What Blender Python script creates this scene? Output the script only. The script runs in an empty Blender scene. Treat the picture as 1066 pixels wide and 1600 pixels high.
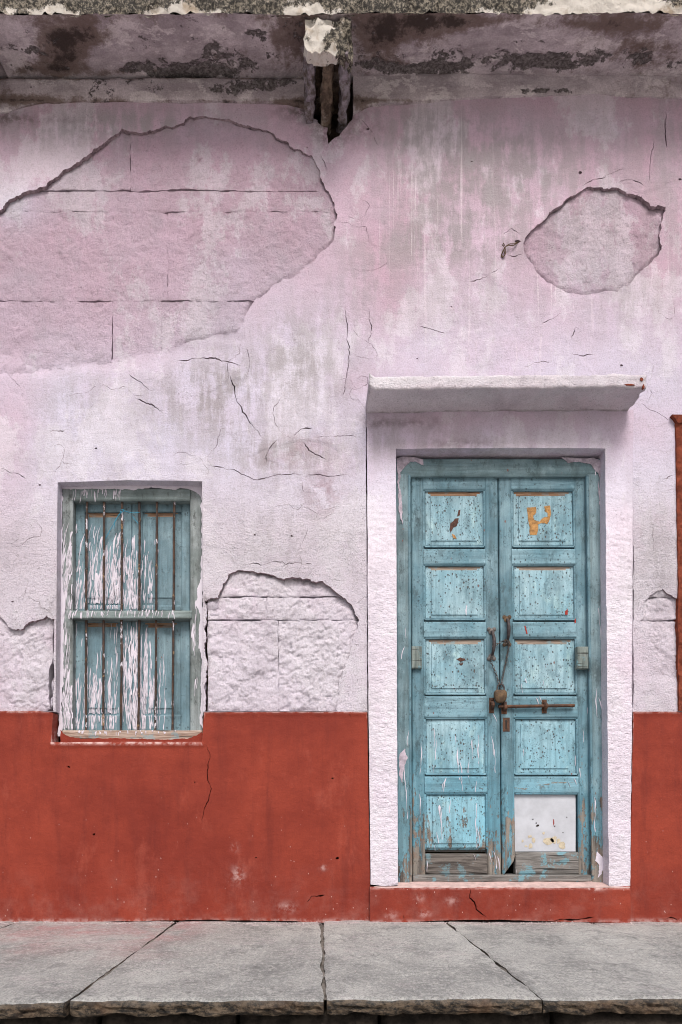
import bpy, math, random, time
import numpy as np
from mathutils import Vector
from mathutils.geometry import delaunay_2d_cdt as cdt

random.seed(7)
RNG = np.random.default_rng(7)
SC = bpy.context.scene
COL = SC.collection
R = math.radians

# ------------------------------------------------------------------ camera, sky, sun, exposure
S, CX, HY, D, EZ = 330.0, 495.0, 1280.0, 3.2, 0.485      # pixels per metre on the wall, vanishing point, distance, eye height
cam = bpy.data.cameras.new('camera')
cam.sensor_fit = 'VERTICAL'
cam.sensor_width = 24.0
cam.sensor_height = 36.0
cam.lens = 36.0 * D * S / 1600.0
cam.shift_x = (533.0 - CX) / 1600.0
cam.shift_y = (HY - 800.0) / 1600.0
cam.clip_start = 0.05
cam.clip_end = 400.0
camo = bpy.data.objects.new('camera', cam)
camo.location = (0.0, -D, EZ)
camo.rotation_euler = (R(90), 0, 0)
COL.objects.link(camo)
SC.camera = camo

SUN_EL, SUN_AZ = 50.0, -7.0          # height above the street; degrees the light comes from the left of straight ahead
world = bpy.data.worlds.new('World')
SC.world = world
world.use_nodes = True
wn = world.node_tree
sky = wn.nodes.new('ShaderNodeTexSky')
sky.sky_type = 'NISHITA'
sky.sun_disc = False
sky.sun_elevation = R(SUN_EL)
sky.sun_rotation = R(180 + SUN_AZ)
sky.air_density = 1.0
sky.dust_density = 5.0
sky.ozone_density = 0.6
wn.links.new(sky.outputs[0], wn.nodes['Background'].inputs[0])
wn.nodes['Background'].inputs[1].default_value = 0.07
sun = bpy.data.lights.new('sun', 'SUN')
sun.energy = 1.5
sun.angle = R(24)
sun.color = (1.0, 0.965, 0.93)
suno = bpy.data.objects.new('sun', sun)
suno.rotation_euler = (R(90 - SUN_EL), 0, R(-SUN_AZ))
suno.location = (-1, -3, 8)
COL.objects.link(suno)
SC.view_settings.view_transform = 'Standard'
SC.view_settings.look = 'None'
SC.view_settings.gamma = 1.0
SC.view_settings.use_curve_mapping = False
SC.view_settings.exposure = 0.86
SC.cycles.use_denoising = True
SC.cycles.filter_width = 1.0

# ------------------------------------------------------------------ small helpers
def P(x, y, Y=0.0):
    """A point of the photograph at depth Y behind the wall face (negative: in front of it)."""
    k = (D + Y) / (D * S)
    return ((x - CX) * k, Y, EZ + (HY - y) * k)

def hash2(ix, iy, seed):
    h = (ix.astype(np.int64) * 374761393 + iy.astype(np.int64) * 668265263 + seed * 974711) & 0xFFFFFFFF
    h = ((h ^ (h >> 13)) * 1274126177) & 0xFFFFFFFF
    h = (h ^ (h >> 16)) & 0xFFFFFFFF
    return h.astype(np.float64) / 4294967295.0

def vnoise(x, y, seed=0):
    x = np.asarray(x, float); y = np.asarray(y, float)
    ix, iy = np.floor(x), np.floor(y)
    fx, fy = x - ix, y - iy
    fx = fx * fx * fx * (fx * (fx * 6 - 15) + 10)
    fy = fy * fy * fy * (fy * (fy * 6 - 15) + 10)
    a = hash2(ix, iy, seed); b = hash2(ix + 1, iy, seed)
    c = hash2(ix, iy + 1, seed); d = hash2(ix + 1, iy + 1, seed)
    return (a + (b - a) * fx) * (1 - fy) + (c + (d - c) * fx) * fy

def fbm(x, y, sc, octv=4, seed=0, rough=0.5):
    """Fractal noise, about -1..1, features of size sc metres."""
    x = np.asarray(x, float) / sc; y = np.asarray(y, float) / sc
    t = 0.0; amp = 1.0; tot = 0.0
    for o in range(octv):
        t = t + amp * (vnoise(x + 17.3 * o, y - 9.1 * o, seed + o) * 2 - 1)
        tot += amp; amp *= rough
        x = x * 2.03 + 0.31 * y; y = y * 2.03 - 0.31 * x / 2.03
    return t / tot * 1.6

def sstep(a, b, x):
    t = np.clip((x - a) / (b - a), 0, 1)
    return t * t * (3 - 2 * t)

def blobs(px, py, lst):
    """Sum of soft elliptical patches (x, y, rx, ry, weight) in photograph pixels."""
    t = np.zeros_like(px)
    for (x, y, rx, ry, w) in lst:
        t += w * np.exp(-(((px - x) / rx) ** 2 + ((py - y) / ry) ** 2))
    return t

ROOT = {}
def link(o, parent=None):
    COL.objects.link(o)
    if parent is not None:
        o.parent = parent
        ROOT[o.name] = ROOT[parent.name]
    else:
        ROOT[o.name] = Vector(o.location)
    return o

def thing(name, label, cat, loc, group=None):
    o = bpy.data.objects.new(name, None)
    o.location = loc
    o.empty_display_size = 0.1
    o['label'] = label; o['category'] = cat
    if group: o['group'] = group
    return link(o)

def add(name, verts, faces, mats, parent=None, smooth=False, attrs=None, mi=None, loc=(0, 0, 0)):
    """Links ONE mesh object; verts are world coordinates."""
    verts = np.asarray(verts, float).reshape(-1, 3)
    off = np.array(ROOT[parent.name]) if parent is not None else np.array(loc)
    v = (verts - off).astype(np.float32)
    me = bpy.data.meshes.new(name)
    if isinstance(faces, np.ndarray) and faces.ndim == 2:
        n, k = faces.shape
        me.vertices.add(len(v)); me.vertices.foreach_set('co', v.ravel())
        me.loops.add(n * k); me.loops.foreach_set('vertex_index', faces.astype(np.int32).ravel())
        me.polygons.add(n)
        me.polygons.foreach_set('loop_start', (np.arange(n) * k).astype(np.int32))
    else:
        me.from_pydata([tuple(p) for p in v], [], [tuple(int(i) for i in f) for f in faces])
    me.update(calc_edges=True)
    me.validate()
    mats = mats if isinstance(mats, (list, tuple)) else [mats]
    for m in mats: me.materials.append(m)
    if smooth is False:
        me.polygons.foreach_set('use_smooth', np.zeros(len(me.polygons), bool))
    elif smooth is True:
        me.polygons.foreach_set('use_smooth', np.ones(len(me.polygons), bool))
    else:
        me.polygons.foreach_set('use_smooth', np.asarray(smooth, bool))
    if mi is not None:
        me.polygons.foreach_set('material_index', np.asarray(mi, np.int32))
    for k, a in (attrs or {}).items():
        at = me.attributes.new(k, 'FLOAT', 'POINT')
        at.data.foreach_set('value', np.asarray(a, np.float32))
    o = bpy.data.objects.new(name, me)
    o.location = loc if parent is None else (0, 0, 0)
    return link(o, parent)

# ------------------------------------------------------------------ node materials
class M:
    def __init__(s, name, rough=0.85, spec=0.25):
        s.m = bpy.data.materials.new(name); s.m.use_nodes = True
        s.t = s.m.node_tree; s.b = s.t.nodes['Principled BSDF']
        s.b.inputs['Roughness'].default_value = rough
        s.b.inputs['Specular IOR Level'].default_value = spec
        s.co = s.t.nodes.new('ShaderNodeTexCoord').outputs['Object']
    def n(s, t): return s.t.nodes.new(t)
    def put(s, v, sock):
        if hasattr(v, 'is_output') or isinstance(v, bpy.types.NodeSocket): s.t.links.new(v, sock)
        elif isinstance(v, (tuple, list)) and len(v) == 3 and len(sock.default_value) == 4: sock.default_value = (*v, 1)
        else: sock.default_value = v
    def vec(s, sx=1, sy=1, sz=1, off=(0, 0, 0), rot=(0, 0, 0)):
        q = s.n('ShaderNodeMapping'); s.put(s.co, q.inputs['Vector'])
        q.inputs['Scale'].default_value = (sx, sy, sz); q.inputs['Location'].default_value = off
        q.inputs['Rotation'].default_value = rot
        return q.outputs[0]
    def noise(s, scale, detail=4, rough=0.55, vec=None, dist=0.0):
        q = s.n('ShaderNodeTexNoise'); s.put(vec if vec is not None else s.co, q.inputs['Vector'])
        q.inputs['Scale'].default_value = scale; q.inputs['Detail'].default_value = detail
        q.inputs['Roughness'].default_value = rough; q.inputs['Distortion'].default_value = dist
        return q.outputs['Fac']
    def vor(s, scale, vec=None, feature='F1', out='Distance', rand=1.0):
        q = s.n('ShaderNodeTexVoronoi'); s.put(vec if vec is not None else s.co, q.inputs['Vector'])
        q.feature = feature; q.inputs['Scale'].default_value = scale; q.inputs['Randomness'].default_value = rand
        return q.outputs[out]
    def ma(s, op, a, b=0.0, clamp=False):
        q = s.n('ShaderNodeMath'); q.operation = op; q.use_clamp = clamp
        s.put(a, q.inputs[0]); s.put(b, q.inputs[1]); return q.outputs[0]
    def ss(s, v, a, b, lo=0.0, hi=1.0):
        q = s.n('ShaderNodeMapRange'); q.interpolation_type = 'SMOOTHSTEP'
        s.put(v, q.inputs[0])
        for i, x in enumerate((a, b, lo, hi)): q.inputs[i + 1].default_value = x
        return q.outputs[0]
    def mix(s, f, a, b, mode='MIX'):
        q = s.n('ShaderNodeMix'); q.data_type = 'RGBA'; q.blend_type = mode
        s.put(f, q.inputs[0]); s.put(a, q.inputs[6]); s.put(b, q.inputs[7]); return q.outputs[2]
    def at(s, name):
        q = s.n('ShaderNodeAttribute'); q.attribute_name = name; return q.outputs['Fac']
    def z(s):
        q = s.n('ShaderNodeNewGeometry'); r = s.n('ShaderNodeSeparateXYZ')
        s.put(q.outputs['Position'], r.inputs[0]); return r.outputs[2]
    def bump(s, h, strength=0.5, dist=0.002, prev=None):
        q = s.n('ShaderNodeBump'); s.put(h, q.inputs['Height'])
        q.inputs['Strength'].default_value = strength; q.inputs['Distance'].default_value = dist
        if prev is not None: s.put(prev, q.inputs['Normal'])
        return q.outputs[0]
    def end(s, col, normal=None, rough=None, metal=None):
        s.put(col, s.b.inputs['Base Color'])
        if normal is not None: s.put(normal, s.b.inputs['Normal'])
        if rough is not None: s.put(rough, s.b.inputs['Roughness'])
        if metal is not None: s.put(metal, s.b.inputs['Metallic'])
        return s.m

LAVENDER = (0.60, 0.575, 0.70)
WHITELILAC = (0.73, 0.675, 0.765)
MAUVE = (0.515, 0.36, 0.45)
def lime_paint(name, white=None, comb=False, stone=False):
    m = M(name, 0.9, 0.2)
    pk = m.ma('ADD', m.at('pink'), m.ma('MULTIPLY', m.ma('SUBTRACT', m.noise(2.2, 6, 0.6), 0.5), 0.9), True)
    c = m.mix(pk, m.mix(m.at('rough'), LAVENDER, white or WHITELILAC), MAUVE)
    c = m.mix(m.ma('MULTIPLY', m.ss(m.noise(1.3, 7, 0.65, m.vec(1, 1, 1, (3, 1, 7))), 0.47, 0.66), 0.30), c, (0.64, 0.47, 0.59))
    c = m.mix(m.ma('MULTIPLY', m.ss(m.noise(2.6, 8, 0.72, m.vec(1, 1, 0.6, (8, 2, 5))), 0.50, 0.555), 0.42), c, (0.73, 0.71, 0.77))
    c = m.mix(m.ma('MULTIPLY', m.ss(m.noise(5.0, 8, 0.68, m.vec(1, 1, 0.7)), 0.46, 0.66), 0.34), c, (0.40, 0.365, 0.42))
    # grey weathering where the top coat is worn, run down in streaks
    st = m.noise(3.0, 9, 0.72, m.vec(5, 5, 0.9))
    st2 = m.noise(9.0, 7, 0.65)
    g = m.ma('MULTIPLY', m.at('grey'), m.ss(m.ma('ADD', m.ma('MULTIPLY', st, 0.6), m.ma('MULTIPLY', st2, 0.4)), 0.42, 0.56), True)
    c = m.mix(m.ma('MULTIPLY', g, 0.78), c, (0.31, 0.285, 0.295))
    r = m.ma('MULTIPLY', m.at('rose'), m.ss(m.noise(14, 8, 0.7), 0.38, 0.6), True)
    c = m.mix(m.ma('MULTIPLY', r, 0.75), c, (0.33, 0.22, 0.26))
    d = m.ma('MULTIPLY', m.at('drip'), m.ss(m.noise(1.0, 3, 0.5, m.vec(75, 75, 1.6), 0.4), 0.60, 0.68), True)
    c = m.mix(m.ma('MULTIPLY', d, 0.5), c, (0.74, 0.66, 0.72))
    dirt = m.ma('MULTIPLY', m.at('dirt'), m.ss(m.noise(22, 8, 0.72), 0.36, 0.62), True)
    c = m.mix(m.ma('MULTIPLY', dirt, 0.85), c, (0.10, 0.075, 0.065))
    # specks and pin holes
    sp = m.ma('MULTIPLY', m.ss(m.vor(95), 0.16, 0.08), m.ss(m.noise(7, 3), 0.52, 0.66))
    c = m.mix(m.ma('MULTIPLY', sp, 0.75), c, (0.12, 0.08, 0.09))
    fine = m.noise(160, 5, 0.7)
    c = m.mix(m.ss(fine, 0.32, 0.56, 0.26, 0.0), c, (0.22, 0.17, 0.20))
    c = m.mix(m.ss(m.noise(70, 6, 0.7, m.vec(1, 1, 0.8)), 0.34, 0.48, 0.22, 0.0), c, (0.25, 0.21, 0.23))
    if stone:
        pit = m.noise(42, 9, 0.74)
        nrm = m.bump(pit, 1.0, 0.014)
        nrm = m.bump(m.noise(1, 6, 0.7, m.vec(60, 60, 24, (0, 0, 0), (0, 0.7, 0))), 0.8, 0.006, nrm)
        nrm = m.bump(fine, 0.9, 0.003, nrm)
        c = m.mix(m.ss(pit, 0.44, 0.27, 0.0, 0.5), c, (0.24, 0.17, 0.18))
    elif comb:
        cb = m.noise(1, 5, 0.6, m.vec(48, 48, 100), 0.8)
        lo = m.ss(m.z(), 1.9, 1.3, 0.25, 1.0)
        nrm = m.bump(m.ma('MULTIPLY', cb, lo), 0.9, 0.008)
        nrm = m.bump(fine, 0.5, 0.002, nrm)
        nrm = m.bump(m.noise(30, 6, 0.6), 0.5, 0.004, nrm)
    else:
        sti = m.ma('ADD', m.at('rough'), 0.22)
        nrm = m.bump(m.ma('MULTIPLY', m.noise(115, 6, 0.7), sti), 1.0, 0.009)
        pit = m.ma('MULTIPLY', m.ma('MULTIPLY', m.ss(m.vor(105, m.vec(1, 1, 1.2)), 0.30, 0.12), m.ss(m.noise(11, 5, 0.65), 0.46, 0.6)), m.at('rough'))
        c = m.mix(m.ma('MULTIPLY', pit, 0.55), c, (0.30, 0.24, 0.28))
        nrm = m.bump(pit, 1.0, -0.005, nrm)
        nrm = m.bump(m.noise(1, 6, 0.65, m.vec(8, 8, 60)), 0.4, 0.0045, nrm)
        nrm = m.bump(fine, 0.9, 0.004, nrm)
    nrm = m.bump(sp, 0.8, -0.004, nrm)
    return m.end(c, nrm)

def red_paint():
    m = M('red_oxide_paint', 0.8, 0.25)
    c = m.mix(m.ss(m.noise(1.4, 9, 0.68), 0.34, 0.66), (0.185, 0.025, 0.0145), (0.295, 0.048, 0.0255))
    c = m.mix(m.ma('MULTIPLY', m.ss(m.noise(2.4, 9, 0.74, m.vec(5, 5, 0.6)), 0.48, 0.70), 0.45), c, (0.115, 0.017, 0.013))
    c = m.mix(m.ma('MULTIPLY', m.ss(m.noise(4, 9, 0.74, m.vec(1.3, 1, 0.6, (2, 4, 1))), 0.54, 0.66), 0.40), c, (0.35, 0.08, 0.052))
    # splashed dust near the foot, brushed by height of the wall itself
    foot = m.ma('MULTIPLY', m.ss(m.z(), 0.35, 0.0), m.ss(m.noise(9, 8, 0.7), 0.42, 0.75))
    c = m.mix(m.ma('MULTIPLY', foot, 0.5), c, (0.30, 0.12, 0.10))
    fine = m.noise(170, 5, 0.7)
    c = m.mix(m.ss(fine, 0.3, 0.7, 0.25, 0.0), c, (0.13, 0.02, 0.018))
    sp = m.ma('MULTIPLY', m.ss(m.vor(60), 0.10, 0.05), m.ss(m.noise(5, 3), 0.5, 0.6))
    c = m.mix(m.ma('MULTIPLY', sp, 0.8), c, (0.10, 0.012, 0.012))
    wsp = m.ma('MULTIPLY', m.ss(m.vor(34, m.vec(1, 1, 0.5, (4, 2, 1))), 0.075, 0.04), m.ss(m.z(), 0.75, 0.1))
    c = m.mix(m.ma('MULTIPLY', wsp, 0.7), c, (0.62, 0.45, 0.44))
    scr = m.ma('MULTIPLY', m.ss(m.noise(1, 2, 0.5, m.vec(120, 120, 9)), 0.76, 0.80), m.ss(m.noise(3, 3), 0.5, 0.65))
    c = m.mix(m.ma('MULTIPLY', scr, 0.5), c, (0.60, 0.30, 0.27))
    chip = m.ma('MULTIPLY', m.at('dirt'), m.ss(m.noise(24, 8, 0.7), 0.4, 0.6), True)
    c = m.mix(chip, c, (0.60, 0.42, 0.40))
    nrm = m.bump(m.noise(10, 7, 0.6), 0.6, 0.012)
    nrm = m.bump(m.noise(1, 5, 0.6, m.vec(20, 20, 50)), 0.3, 0.003, nrm)
    nrm = m.bump(fine, 0.6, 0.002, nrm)
    return m.end(c, nrm)

def wood_paint(name, base, dark, hi, wear=1.0, pocks=1.0, grain='z', bare=(0.135, 0.115, 0.10), grime=1.0):
    """Old oil paint over wood: uneven colour, knocks, insect pits, grey wood where the paint has gone."""
    m = M(name, 0.62, 0.35)
    gv = m.vec(45, 45, 3.0) if grain == 'z' else m.vec(3.0, 45, 45)
    big = m.noise(5.5, 6, 0.62)
    c = m.mix(m.ss(big, 0.32, 0.68), base, hi)
    c = m.mix(m.ma('MULTIPLY', m.ss(m.noise(9, 8, 0.7, m.vec(1, 1, 0.5, (5, 0, 3))), 0.47, 0.70), 0.75 * grime), c, dark)
    c = m.mix(m.ma('MULTIPLY', m.ss(m.z(), 1.15, 0.25), m.ss(m.noise(3.5, 5, 0.6, m.vec(1, 1, 1, (1, 6, 2))), 0.3, 0.6, 0.35, 0.95)), c, tuple(v * f for v, f in zip(hi, (0.62, 1.0, 1.12))))
    c = m.mix(m.ma('MULTIPLY', m.ss(m.noise(12, 7, 0.7, m.vec(1, 1, 0.6, (6, 6, 1))), 0.55, 0.68), 0.5), c, tuple(min(.75, v * 1.25 + .04) for v in hi))
    gr = m.noise(1.0, 6, 0.65, gv, 0.6)
    c = m.mix(m.ss(gr, 0.62, 0.35, 0.0, 0.45), c, dark)
    c = m.mix(m.ma('MULTIPLY', m.ss(m.noise(28, 8, 0.76, m.vec(1, 1, 0.5, (2, 9, 4))), 0.55, 0.63), 0.55 * grime), c, dark)
    wv = m.noise(1.0, 9, 0.76, m.vec(24, 24, 9) if grain == 'z' else m.vec(9, 24, 24))
    wg = m.ma('ADD', m.ma('MULTIPLY', wv, 0.62), m.ma('MULTIPLY', gr, 0.38))
    zz = m.ss(m.z(), 1.10, 0.10, -0.085, 0.075 * wear)
    fl = m.ss(m.ma('ADD', wg, zz), 0.585, 0.605)
    bw = m.mix(m.ss(m.noise(1.0, 5, 0.6, gv), 0.35, 0.65), (0.05, 0.042, 0.038), (0.26, 0.23, 0.20))
    bw = m.mix(m.ss(m.noise(30, 4), 0.5, 0.7, 0, 0.5), bw, (0.20, 0.10, 0.06))
    c = m.mix(fl, c, bw)
    pv = m.vor(82, m.vec(1, 1, 0.72, (0, 0, 0), (0, 0.4, 0)))
    rnd = m.n('ShaderNodeSeparateColor'); m.put(m.vor(82, m.vec(1, 1, 0.72, (0, 0, 0), (0, 0.4, 0)), out='Color'), rnd.inputs[0])
    pk = m.ma('MULTIPLY', m.ss(m.ma('SUBTRACT', pv, m.ma('MULTIPLY', rnd.outputs[0], 0.26)), 0.10, 0.02), m.ss(m.noise(10.0, 5, 0.7), 0.58 - 0.17 * pocks, 0.70 - 0.16 * pocks))
    pk2 = m.ma('MULTIPLY', m.ss(m.vor(130), 0.24, 0.15), m.ss(m.noise(9, 3, 0.6, m.vec(1, 1, 1, (9, 3, 2))), 0.48, 0.6))
    pk = m.ma('MULTIPLY', m.ma('MAXIMUM', pk, pk2), pocks, True)
    c = m.mix(m.ma('MULTIPLY', pk, m.ss(m.noise(40, 4, 0.7), 0.35, 0.6, 0.45, 0.95)), c, m.mix(rnd.outputs[1], (0.03, 0.05, 0.06), (0.075, 0.06, 0.05)))
    rs = m.ma('MULTIPLY', m.ss(m.vor(20, m.vec(1, 1, 0.6, (2, 2, 2))), 0.10, 0.06), m.ss(m.noise(5, 2), 0.5, 0.6))
    c = m.mix(m.ma('MULTIPLY', rs, 0.85), c, (0.16, 0.045, 0.025))
    fine = m.noise(220, 4, 0.7)
    c = m.mix(m.ss(fine, 0.3, 0.7, 0.22, 0.0), c, (0.06, 0.08, 0.085))
    nrm = m.bump(m.ma('SUBTRACT', gr, m.ma('MULTIPLY', fl, 0.6)), 0.7, 0.0025)
    nrm = m.bump(pk, 1.0, -0.004, nrm)
    nrm = m.bump(fine, 0.5, 0.0015, nrm)
    return m.end(c, nrm, m.ss(m.noise(8, 4), 0.3, 0.7, 0.5, 0.8))

def bare_wood(name, a, b, grain='x', blue=0.25):
    m = M(name, 0.85, 0.2)
    gv = m.vec(4, 50, 60) if grain == 'x' else m.vec(60, 50, 4)
    g = m.noise(1, 7, 0.68, gv, 1.2)
    c = m.mix(m.ss(g, 0.32, 0.68), a, b)
    c = m.mix(m.ma('MULTIPLY', m.ss(m.noise(15, 8, 0.72), 0.54, 0.60), blue * 2), c, (0.16, 0.32, 0.38))
    c = m.mix(m.ss(m.noise(1, 3, 0.5, m.vec(6, 90, 110)), 0.62, 0.68, 0, 0.8), c, (0.02, 0.017, 0.015))
    return m.end(c, m.bump(m.noise(120, 4, 0.7), 0.5, 0.0015, m.bump(g, 1.0, 0.005)))

def rust(name, base=(0.05, 0.027, 0.02), hi=(0.17, 0.075, 0.038), paint=0.0, metal=0.25):
    m = M(name, 0.7, 0.4)
    c = m.mix(m.ss(m.noise(45, 6, 0.7), 0.36, 0.66), base, hi)
    c = m.mix(m.ss(m.noise(90, 5, 0.7), 0.45, 0.7, 0, 0.7), c, (0.03, 0.022, 0.02))
    if paint:
        w = m.ss(m.noise(20, 5, 0.65, m.vec(2, 2, 0.9)), 0.59, 0.63)
        c = m.mix(m.ma('MULTIPLY', w, paint), c, (0.62, 0.58, 0.64))
        w2 = m.ss(m.noise(26, 5, 0.65, m.vec(1, 1, 1, (4, 5, 6))), 0.62, 0.66)
        c = m.mix(m.ma('MULTIPLY', w2, 0.7), c, (0.30, 0.19, 0.10))
    return m.end(c, m.bump(m.noise(150, 5, 0.7), 0.8, 0.002), None, metal)

def paving():
    m = M('grey_flagstone', 0.8, 0.3)
    c = m.mix(m.ss(m.noise(2.4, 9, 0.7, m.vec(1, 0.6, 1)), 0.3, 0.7), (0.25, 0.255, 0.25), (0.50, 0.50, 0.485))
    c = m.mix(m.ma('MULTIPLY', m.ss(m.noise(6, 9, 0.78, m.vec(1, 0.55, 1, (3, 3, 3))), 0.5, 0.60), 0.6), c, (0.17, 0.175, 0.175))
    c = m.mix(m.ma('MULTIPLY', m.ss(m.noise(11, 9, 0.8, m.vec(1, 0.5, 1, (1, 8, 3))), 0.56, 0.66), 0.6), c, (0.46, 0.455, 0.44))
    c = m.mix(m.ma('MULTIPLY', m.at('pink'), m.ss(m.noise(4, 8, 0.7), 0.36, 0.60)), c, (0.43, 0.235, 0.24))
    c = m.mix(m.ma('MULTIPLY', m.at('lime'), m.ss(m.noise(30, 8, 0.72, m.vec(0.5, 1, 1)), 0.47, 0.6)), c, (0.62, 0.54, 0.56))
    c = m.mix(m.ma('MULTIPLY', m.ss(m.noise(1, 8, 0.74, m.vec(9, 34, 9, (4, 4, 4)), 0.6), 0.54, 0.64), 0.5), c, (0.15, 0.155, 0.155))
    c = m.mix(m.ma('MULTIPLY', m.ss(m.noise(1, 8, 0.74, m.vec(12, 40, 9, (8, 1, 4)), 0.6), 0.54, 0.64), 0.45), c, (0.58, 0.575, 0.56))
    dk = m.ma('MULTIPLY', m.ss(m.vor(22, m.vec(1, 0.45, 1)), 0.20, 0.06), m.ss(m.noise(4, 3), 0.45, 0.6))
    c = m.mix(m.ma('MULTIPLY', dk, 0.6), c, (0.12, 0.12, 0.12))
    fine = m.noise(170, 6, 0.72)
    c = m.mix(m.ss(fine, 0.36, 0.58, 0.65, 0.0), c, (0.11, 0.11, 0.108))
    c = m.mix(m.ss(m.noise(70, 7, 0.78, m.vec(1, 0.6, 1)), 0.50, 0.62, 0.0, 0.5), c, (0.56, 0.55, 0.53))
    # broken edge: brown iron-stained stone
    e = m.at('edge')
    bc = m.mix(m.ss(m.noise(60, 8, 0.78, m.vec(0.6, 1, 1.4)), 0.42, 0.60), (0.010, 0.009, 0.008), (0.115, 0.086, 0.060))
    bc = m.mix(m.ma('MULTIPLY', m.ss(m.noise(4, 5, 0.6, m.vec(1, 1, 1, (7, 1, 2))), 0.5, 0.7), 0.6), bc, (0.13, 0.068, 0.034))
    c = m.mix(e, c, bc)
    nrm = m.bump(m.noise(8, 9, 0.7, m.vec(1, 0.5, 1)), 0.9, 0.022)
    nrm = m.bump(m.noise(45, 6, 0.7), 0.7, 0.006, nrm)
    nrm = m.bump(fine, 0.8, 0.003, nrm)
    return m.end(c, nrm)

def rough_stone(name, a, b, hi=None, sc=18):
    m = M(name, 0.9, 0.2)
    n1 = m.noise(sc, 9, 0.72)
    c = m.mix(m.ss(n1, 0.35, 0.65), a, b)
    if hi: c = m.mix(m.ss(m.noise(sc * 0.6, 8, 0.7, m.vec(1, 1, 1, (5, 2, 8))), 0.52, 0.66), c, hi)
    return m.end(c, m.bump(m.noise(120, 5, 0.7), 0.7, 0.003, m.bump(n1, 1.0, 0.012)))

def lichen_lime():
    """Whitewashed stone edge overgrown by black lichen."""
    m = M('lichened_limewash', 0.9, 0.2)
    c = m.mix(m.noise(14, 7, 0.65), (0.62, 0.58, 0.52), (0.85, 0.80, 0.75))
    c = m.mix(m.ss(m.noise(9, 6, 0.7, m.vec(1, 1, 1, (2, 5, 3))), 0.52, 0.68, 0, 0.75), c, (0.40, 0.30, 0.20))
    la = m.ma('ADD', m.ma('MULTIPLY', m.noise(48, 9, 0.8), 0.6), m.ma('MULTIPLY', m.noise(5.0, 6, 0.66, m.vec(1, 1, 0.6)), 0.4))
    la = m.ma('ADD', la, m.ma('MULTIPLY', m.ma('SUBTRACT', m.at('dirt'), 0.5), 0.30))
    l = m.ss(la, 0.425, 0.47)
    lc = m.mix(m.ss(m.noise(70, 8, 0.8), 0.46, 0.60), (0.014, 0.012, 0.011), (0.34, 0.30, 0.24))
    c = m.mix(m.ma('MULTIPLY', l, 0.95), c, lc)
    return m.end(c, m.bump(m.noise(110, 6, 0.75), 1.0, 0.006, m.bump(la, 0.8, 0.02)))

def soffit():
    """Underside of the eave: faded mauve wash, brown water stains, grey scabs where it has flaked."""
    m = M('stained_soffit', 0.9, 0.15)
    c = m.mix(m.ss(m.noise(5, 9, 0.7, m.vec(0.5, 1, 1)), 0.38, 0.62), (0.38, 0.325, 0.35), (0.68, 0.60, 0.64))
    c = m.mix(m.ma('MULTIPLY', m.ss(m.noise(9, 8, 0.7, m.vec(0.5, 1, 1, (3, 7, 1))), 0.5, 0.68), 0.5), c, (0.34, 0.29, 0.33))
    c = m.mix(m.ma('MULTIPLY', m.ss(m.noise(7, 9, 0.74, m.vec(0.6, 1, 1, (9, 9, 2))), 0.53, 0.57), 0.7), c, (0.80, 0.73, 0.75))
    w = m.ma('ADD', m.at('wet'), m.ma('MULTIPLY', m.ma('SUBTRACT', m.noise(9, 10, 0.78), 0.5), 2.2))
    c = m.mix(m.ss(w, 0.16, 0.62, 0, 0.88), c, (0.17, 0.12, 0.10))
    c = m.mix(m.ss(w, 0.70, 1.05, 0, 0.9), c, (0.035, 0.026, 0.022))
    sc = m.ma('ADD', m.at('scab'), m.ma('MULTIPLY', m.ma('SUBTRACT', m.noise(24, 9, 0.78), 0.5), 2.1))
    s = m.ss(sc, 0.46, 0.50)
    c = m.mix(s, c, m.mix(m.ss(m.noise(70, 7, 0.75), 0.4, 0.66), (0.09, 0.08, 0.08), (0.30, 0.27, 0.27)))
    rim = m.ma('MULTIPLY', m.ss(sc, 0.40, 0.455), m.ss(sc, 0.51, 0.462))
    c = m.mix(m.ma('MULTIPLY', rim, 0.5), c, (0.05, 0.035, 0.035))
    fine = m.noise(150, 5, 0.7)
    c = m.mix(m.ss(fine, 0.32, 0.7, 0.3, 0.0), c, (0.08, 0.06, 0.065))
    return m.end(c, m.bump(fine, 0.7, 0.002, m.bump(m.noise(70, 7, 0.75), 0.8, 0.006, m.bump(s, 0.9, -0.006))))

def flat(name, col, rough=0.8, var=0.15, sc=30, metal=None, bump=0.4):
    m = M(name, rough, 0.3)
    n = m.noise(sc, 6, 0.68)
    c = m.mix(m.ss(n, 0.3, 0.7), tuple(v * (1 - var) for v in col), tuple(min(0.95, v * (1 + var)) for v in col))
    return m.end(c, m.bump(m.noise(sc * 5, 4, 0.7), bump, 0.002), None, metal)

MAT_PLASTER = lime_paint('lilac_limewash')
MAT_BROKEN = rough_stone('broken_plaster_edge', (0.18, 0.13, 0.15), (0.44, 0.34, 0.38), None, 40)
MAT_STONE = lime_paint('lilac_washed_stone', stone=True)
MAT_COMB = lime_paint('lilac_combed_plaster', comb=True)
MAT_RED = red_paint()
TEAL = (0.16, 0.335, 0.40)
MAT_STILE = wood_paint('teal_stile_paint', (0.095, 0.21, 0.27), (0.036, 0.075, 0.092), (0.205, 0.345, 0.41), 1.9, 0.6, 'z', (0.135, 0.115, 0.10), 1.3)
MAT_RAIL = wood_paint('teal_rail_paint', (0.125, 0.265, 0.335), (0.05, 0.098, 0.12), (0.255, 0.425, 0.505), 1.25, 0.8, 'x')
MAT_PANEL = wood_paint('pale_blue_panel_paint', (0.235, 0.435, 0.53), (0.085, 0.17, 0.21), (0.385, 0.565, 0.64), 1.25, 1.3, 'z')
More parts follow.
